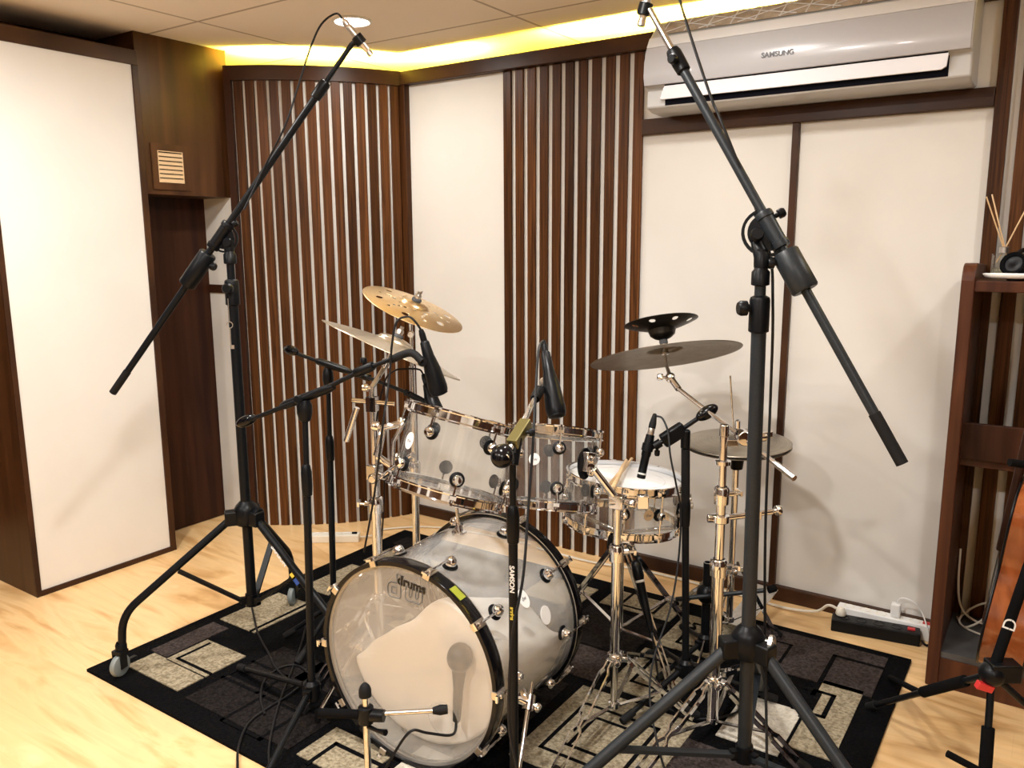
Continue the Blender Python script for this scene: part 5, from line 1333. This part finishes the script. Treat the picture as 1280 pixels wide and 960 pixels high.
for k, (ox, oy) in enumerate(((-.012,-.012),(.060,.02))):
    g = G(); ax = V((-.25,-.9,.35)).normalized(); o_ = V((hx0+ox,hy0+oy,ZT+.040)); g.lathe([(0,-.022),(.030,-.020),(.037,-.008),(.037,.006),(.030,.018),(.014,.020),(0,.014)], o_, ax, 26); g.build('ear_cup', M['black_plastic'], t)
    g = G(); g.lathe([(.024,.014),(.033,.013),(.037,.020),(.033,.028),(.024,.024)], o_, ax, 26, closed=True); g.build('ear_pad', M['foam'], t)
g = G(); g.tube(cat([V((hx0-.012,hy0+.012,ZT+.07)), V((hx0+.0,hy0+.06,ZT+.085)), V((hx0+.05,hy0+.10,ZT+.088)), V((hx0+.10,hy0+.08,ZT+.082)), V((hx0+.075,hy0+.04,ZT+.07))], 6), .007, 10); g.build('headband', M['black_plastic'], t)
qx, qy = W['dish'][0] + .012, W['dish'][1] - .012
t = thing('oval_dish', 'white oval dish at the front edge of the shelf top', 'dish', (qx+.03,qy-.03,ZT))
g = G(); vs, fs = [], []
pr = [(0,.006),(.7,.006),(.92,.010),(1,.018),(.985,.020),(.9,.0125),(.68,.009),(0,.009)]
for r, h in pr:
    for j in range(40): vs.append((qx+.035+.085*r*math.cos(2*PI*j/40), qy-.03+.034*max(r,.001)*math.sin(2*PI*j/40), ZT+h))
for i in range(len(pr)-1):
    for j in range(40): fs.append((i*40+j, i*40+(j+1) % 40, (i+1)*40+(j+1) % 40, (i+1)*40+j))
g.add(vs, fs).build('bowl', M['white_plastic'], t, smooth=50)
G().lathe([(.012,0),(.022,0),(.024,.0065),(.010,.0065)], (qx+.035,qy-.03,ZT+.0002), (0,0,1), 24).build('foot_ring', M['gloss_black'], t)
cz = .1215
for k, pts in enumerate(([(-.21,3.03,.36),(-.205,3.0,.25),(-.19,2.99,.17),(-.15,2.985,.135),(-.09,2.99,.125),(.02,2.98,.122)],
                         [(-.20,3.01,.122),(-.17,2.94,.122),(-.12,2.95,.16),(-.10,3.0,.20),(-.15,3.02,.17),(-.19,2.97,.126),(-.12,2.91,.122),(.04,2.92,.122)])):
    cable('white_cable', pts, .0035, ('white cable hanging down inside the shelf to its bottom board', 'white cable coiled on the bottom board of the shelf')[k], 'white_cable')

# ------------------------------------------------------------------ power strips and cords on the floor
def power_strip(label, p, ang, L_, w, h, m, sock, hole, switch, zoff=0):
    p = V(p); t = thing('power_strip', label, 'power strip', p); u = V((math.cos(ang), math.sin(ang), 0)); v = Z.cross(u)
    G().obox(p + Z*(h/2), u*L_/2, v*w/2, Z*h/2).build('body', m, t, bevel=.004, smooth=0)
    n_ = sock
    for k in range(n_):
        q = p + u*(-L_/2 + L_*(k+.7)/(n_+1.0)) + Z*(h+.0003)
        so = G().lathe([(0,-.002),(.014,-.002),(.0165,.001),(.0180,.001),(.0185,-.001)], q, Z, 22).build('socket', hole, t)
        g = G(); 
        for s_ in (-1, 1): g.cyl(q + u*s_*.006 - Z*.0015, q + u*s_*.006 - Z*.0005, .0025, .0025, 10)
        g.build('pin_hole', M['ac_dark'] if hole is not M['gloss_black'] else M['silver'], t, parent=so)
    q = p + u*(L_/2 - L_*.10) + Z*(h+.002); G().obox(q, u*.012, v*.008, Z*.0035).build('switch', M[switch], t, bevel=.001, smooth=0)
    return u, v
b0, b1 = V((-.585,2.948,0)), V((-.312,2.990,0)); mid_ = (b0+b1)/2 + V((0,.004,0)); an = math.atan2(b1.y-b0.y, b1.x-b0.x)
power_strip('black power strip on the floor beneath the cream panel', mid_, an, .29, .064, .046, M['black_plastic'], 4, M['gloss_black'], 'red')
w0 = V((-.425,3.030,0)); u, v = power_strip('white power strip standing between black strip and wall', (-.425,3.040,0.0), .01, .33, .046, .058, M['white_plastic'], 5, M['off_white'], 'red')
wt = V((-.425,3.040,.058))
t = thing('usb_charger', 'white plug-in charger standing on the white power strip', 'charger', wt + u*.03)
G().obox(wt + u*.03 + Z*.026, u*.016, v*.014, Z*.025).build('body', M['white_plastic'], t, bevel=.005, smooth=0)
cable('charger_cable', [wt + u*.03 + Z*.049, wt + u*.045 + Z*.075, wt + u*.085 + Z*.070, wt + u*.115 + Z*.035, wt + u*.135 + Z*.004 - v*.028, wt + u*.150 - Z*.045 - v*.032], .0024, 'thin white cable arching from the charger over the white power strip', 'white_plastic')
t = thing('wall_plug', 'cream plug in the left end of the black power strip', 'plug', mid_ - u*.118 + Z*.047)
G().lathe([(.017,0),(.019,.004),(.016,.020),(.010,.028),(0,.029)], mid_ - u*.118 + Z*.0475, Z, 20).build('body', M['off_white'], t)
q = mid_ - u*.118 + Z*.066
cable('floor_cord', [q - u*.010, q - u*.045 + Z*.006, V((-.66,2.985,.03)), V((-.78,3.0,.008)), V((-.95,3.02,.007)), V((-1.15,3.03,.007)), V((-1.40,3.03,.007)), V((-1.62,2.99,.007)), V((-1.90,3.0,.007))], .0052, 'cream power cord running along the baseboard to the black power strip', 'white_cable')
cable('floor_cord', [V((-.435,3.045,.0)) + u*.165 + Z*.03, V((-.268,3.04,.012)), V((-.270,3.0,.008)), V((-.282,2.975,.008)), mid_ + u*.15 + Z*.02], .0042, 'short black cord between the right ends of the power strips')
ws = V(W['ws']); u, v = power_strip('white power strip on the floor before the curved slat panel', (ws.x,ws.y,0), W['ws_a'][0], .235, .055, .036, M['off_white'], 4, M['white_plastic'], 'ac_dark')
cable('floor_cord', [ws + u*.115 + Z*.018, ws + u*.17 + Z*.012 + v*.03, ws + u*.20 + v*.12 + Z*.007, V((-2.52,2.93,.006)), V((-2.30,3.0,.006)), V((-1.95,3.02,.006))], .0042, 'cream cord leading from the floor strip along the wall', 'white_cable')
for k, lb in ((1,'thin black cable drooping from the left boom stand base onto the rug'), (2,'black cable coming forward over the dark rug block'), (3,'black cable bowing out over the rug edge to the floor'), (4,'short black cable loop on the rug beside the bass drum')):
    pts = []
    i = 0
    while 'k%d_%d' % (k, i) in W: pts.append(P('k%d_%d' % (k, i))); i += 1
    
    cable('microphone_cable', pts, .0036, lb)

# ------------------------------------------------------------------ guitar on its stand at the right edge
r_ = V((.985,.17,0)).normalized(); fw = V((-.17,.985,0)).normalized(); th = math.radians(6)
gu = (Z*math.cos(th) + r_*math.sin(th)).normalized(); gn = ((-r_*math.cos(.22) + fw*math.sin(.22))*math.cos(th) + Z*math.sin(th)); gn = (gn - gu*gn.dot(gu)).normalized(); gw_ = gu.cross(gn).normalized()
gb_ = P('G_bot') + V((.03,0,-.045)) + gn*.045 - gu*.0
def outline(s_, off=0):      # half outline of an acoustic body: (height, half width)
    pts = [(0,0),(.006,.07),(.03,.128),(.075,.176),(.125,.196),(.17,.194),(.215,.172),(.26,.142),(.295,.128),(.33,.130),(.37,.141),(.41,.146),(.445,.139),(.475,.112),(.492,.06),(.498,0)]
    return [(h, w) for h, w in pts]
hf = cat([V((h, w, 0)) for h, w in outline(0)], 4)
full = [(p.y, p.x) for p in hf] + [(-p.y, p.x) for p in reversed(hf[1:-1])]
GD = .100; cw = fw*.170
o_ = gb_ + cw
t = thing('acoustic_guitar', 'reddish brown acoustic guitar seen from its side at the right edge', 'guitar', gb_)
g = G(); K = len(full); vs = [o_ + gw_*a + gu*b for a, b in full] + [o_ + gw_*a + gu*b - gn*GD for a, b in full]
g.add(vs, [(i, (i+1) % K, K+(i+1) % K, K+i) for i in range(K)]); g.build('sides', M['guitar'], t, smooth=60)
g = G().prism(full, o_, gw_, gu, gn*.003); g.build('soundboard', mat('black_soundboard', (.012,.010,.009), .25), t, smooth=0)
g = G().prism(full, o_ - gn*GD, gw_, gu, -gn*.003); g.build('back', M['guitar'], t, smooth=0)
g = G()
for off in (0, -GD): g.tube([o_ + gw_*a + gu*b + gn*(off) for a, b in full + [full[0]]], .0032, 8, caps=False)
g.build('binding', M['black_plastic'], t)
g = G().obox(o_ + gu*.135 + gn*.008, gw_*.08, gu*.014, gn*.005); g.build('bridge', M['wood_dark'], t, bevel=.002, smooth=0)
nk = o_ + gu*.40 + gn*.012; g = G().obox(nk + gu*.28, gw_*.026, gu*.38, gn*.010); g.build('neck', M['wood_dark'], t, bevel=.006, smooth=0)
hs_ = nk + gu*.66; g = G().prism([(-.028,0),(.028,0),(.038,.16),(.012,.18),(-.012,.18),(-.038,.16)], hs_ - gn*.008, gw_, gu - gn*.12, -gn*.014); g.build('headstock', M['wood_dark'], t, bevel=.002, smooth=0)
for k in range(6):
    q = (k-2.5)*.0095; G().tube([o_ + gu*.137 + gn*.014 + gw_*q, hs_ + gw_*q*.8 + gn*.006], .0006, 6).build('string', M['silver'], t)
# stand
hb = P('G_hub'); t = thing('guitar_stand', 'folding black guitar stand with foam sleeves under the guitar', 'guitar stand', (hb.x,hb.y,0))
g = G(); g.ell(hb, (.030,.034), V((.2,-.9,.3)), 20, 12); g.obox(hb + V((.02,.01,.01)), (.030,.018,0), (-.012,.02,0), (0,0,.022)); g.build('hub', M['black_plastic'], t, bevel=.003, smooth=40)
G().obox(hb + V((-.012,-.02,-.028)), (.016,.010,-.006), (-.004,.008,0), (.003,.002,.008)).build('release_tab', M['red'], t, bevel=.002, smooth=0)
l1_ = P('G_leg') + Z*.012; j1 = P('G_j1'); f2 = V((P('G_f2').x,P('G_f2').y,.014)); j2 = P('G_j2')
j1 = hb.lerp(l1_, .50); 
for nm, foot_, j, sp in (('leg', l1_, j1, P('G_stub') + Z*.015), ('leg', f2, hb.lerp(f2, .62), None), ('leg', hb + V((.34,.20,-hb.z+.014)), None, None)):
    lg = G().tube([hb, foot_], .0085, 14).build(nm, M['chrome_worn'] if nm == 'x' else M['black_metal'], t)
    d = (foot_-hb).normalized(); G().tube([foot_ - d*.045, foot_], [.0125,.0125], 14).build('rubber_foot', M['rubber'], t, parent=lg)
    a, b = (.18,.50) if sp is not None else (.34,.66)
    G().tube([hb.lerp(foot_,a), hb.lerp(foot_,b)], .0145, 16).build('foam_sleeve', M['foam'], t, parent=lg)
    if sp is not None: 
        q = hb.lerp(foot_, .52); G().tube([q, q + (sp-q)*1.0], .0085, 12).build('cradle_arm', M['foam'], t, parent=lg)
    elif foot_ is f2:
        q = hb.lerp(foot_, .63); e = q + V((-.085,-.02,.035)); G().tube([q, e - (e-q)*.05], .0085, 12).build('cradle_arm', M['foam'], t, parent=lg)
up_ = P('G_up')
G().tube([hb, hb.lerp(up_,.5), up_], .0125, 16).build('upright', M['foam'], t)
text('lettering', 'D', .04, M['label_white'], t, hb.lerp(up_, .42) + V((.2,-.9,0))*.0135, (up_-hb), V((.2,-.9,0)).cross(up_-hb), .0003)
yk = P('G_yoke'); g = G(); g.tube(cat([up_, up_ + Z*.10 + r_*.02, up_ + Z*.24 + r_*.02, V((yk.x+.045,yk.y+.03,yk.z-.005)), yk], 5), [.0095]*21, 12); g.build('yoke_arm', M['foam'], t)

# ------------------------------------------------------------------ camera and render settings
cam = bpy.data.cameras.new('camera'); co = bpy.data.objects.new('camera', cam); COL.objects.link(co); SC.camera = co
cam.sensor_width = 36; cam.lens = 1014.2/1280*36; cam.clip_start = .05
r, u, f = V(W['cam_r']), V(W['cam_u']), V(W['cam_f'])
Mx = Matrix((r, u, -f)).transposed().to_4x4(); Mx.translation = V((0,0,1.4)); co.matrix_world = Mx
w = bpy.data.worlds.new('world'); SC.world = w; w.use_nodes = True; w.node_tree.nodes['Background'].inputs['Color'].default_value = (.05,.05,.05,1)
SC.view_settings.view_transform = 'Standard'; SC.view_settings.look = 'None'; SC.view_settings.gamma = 1; SC.view_settings.exposure = EXPOSURE
SC.view_settings.use_curve_mapping = False
cy = SC.cycles; cy.transparent_max_bounces = 32; cy.max_bounces = 10; cy.diffuse_bounces = 5; cy.glossy_bounces = 5; cy.caustics_reflective = False; cy.caustics_refractive = False
cy.sample_clamp_indirect = 4; cy.blur_glossy = .5
try: cy.use_denoising = True; cy.denoiser = 'OPENIMAGEDENOISE'
except Exception: pass
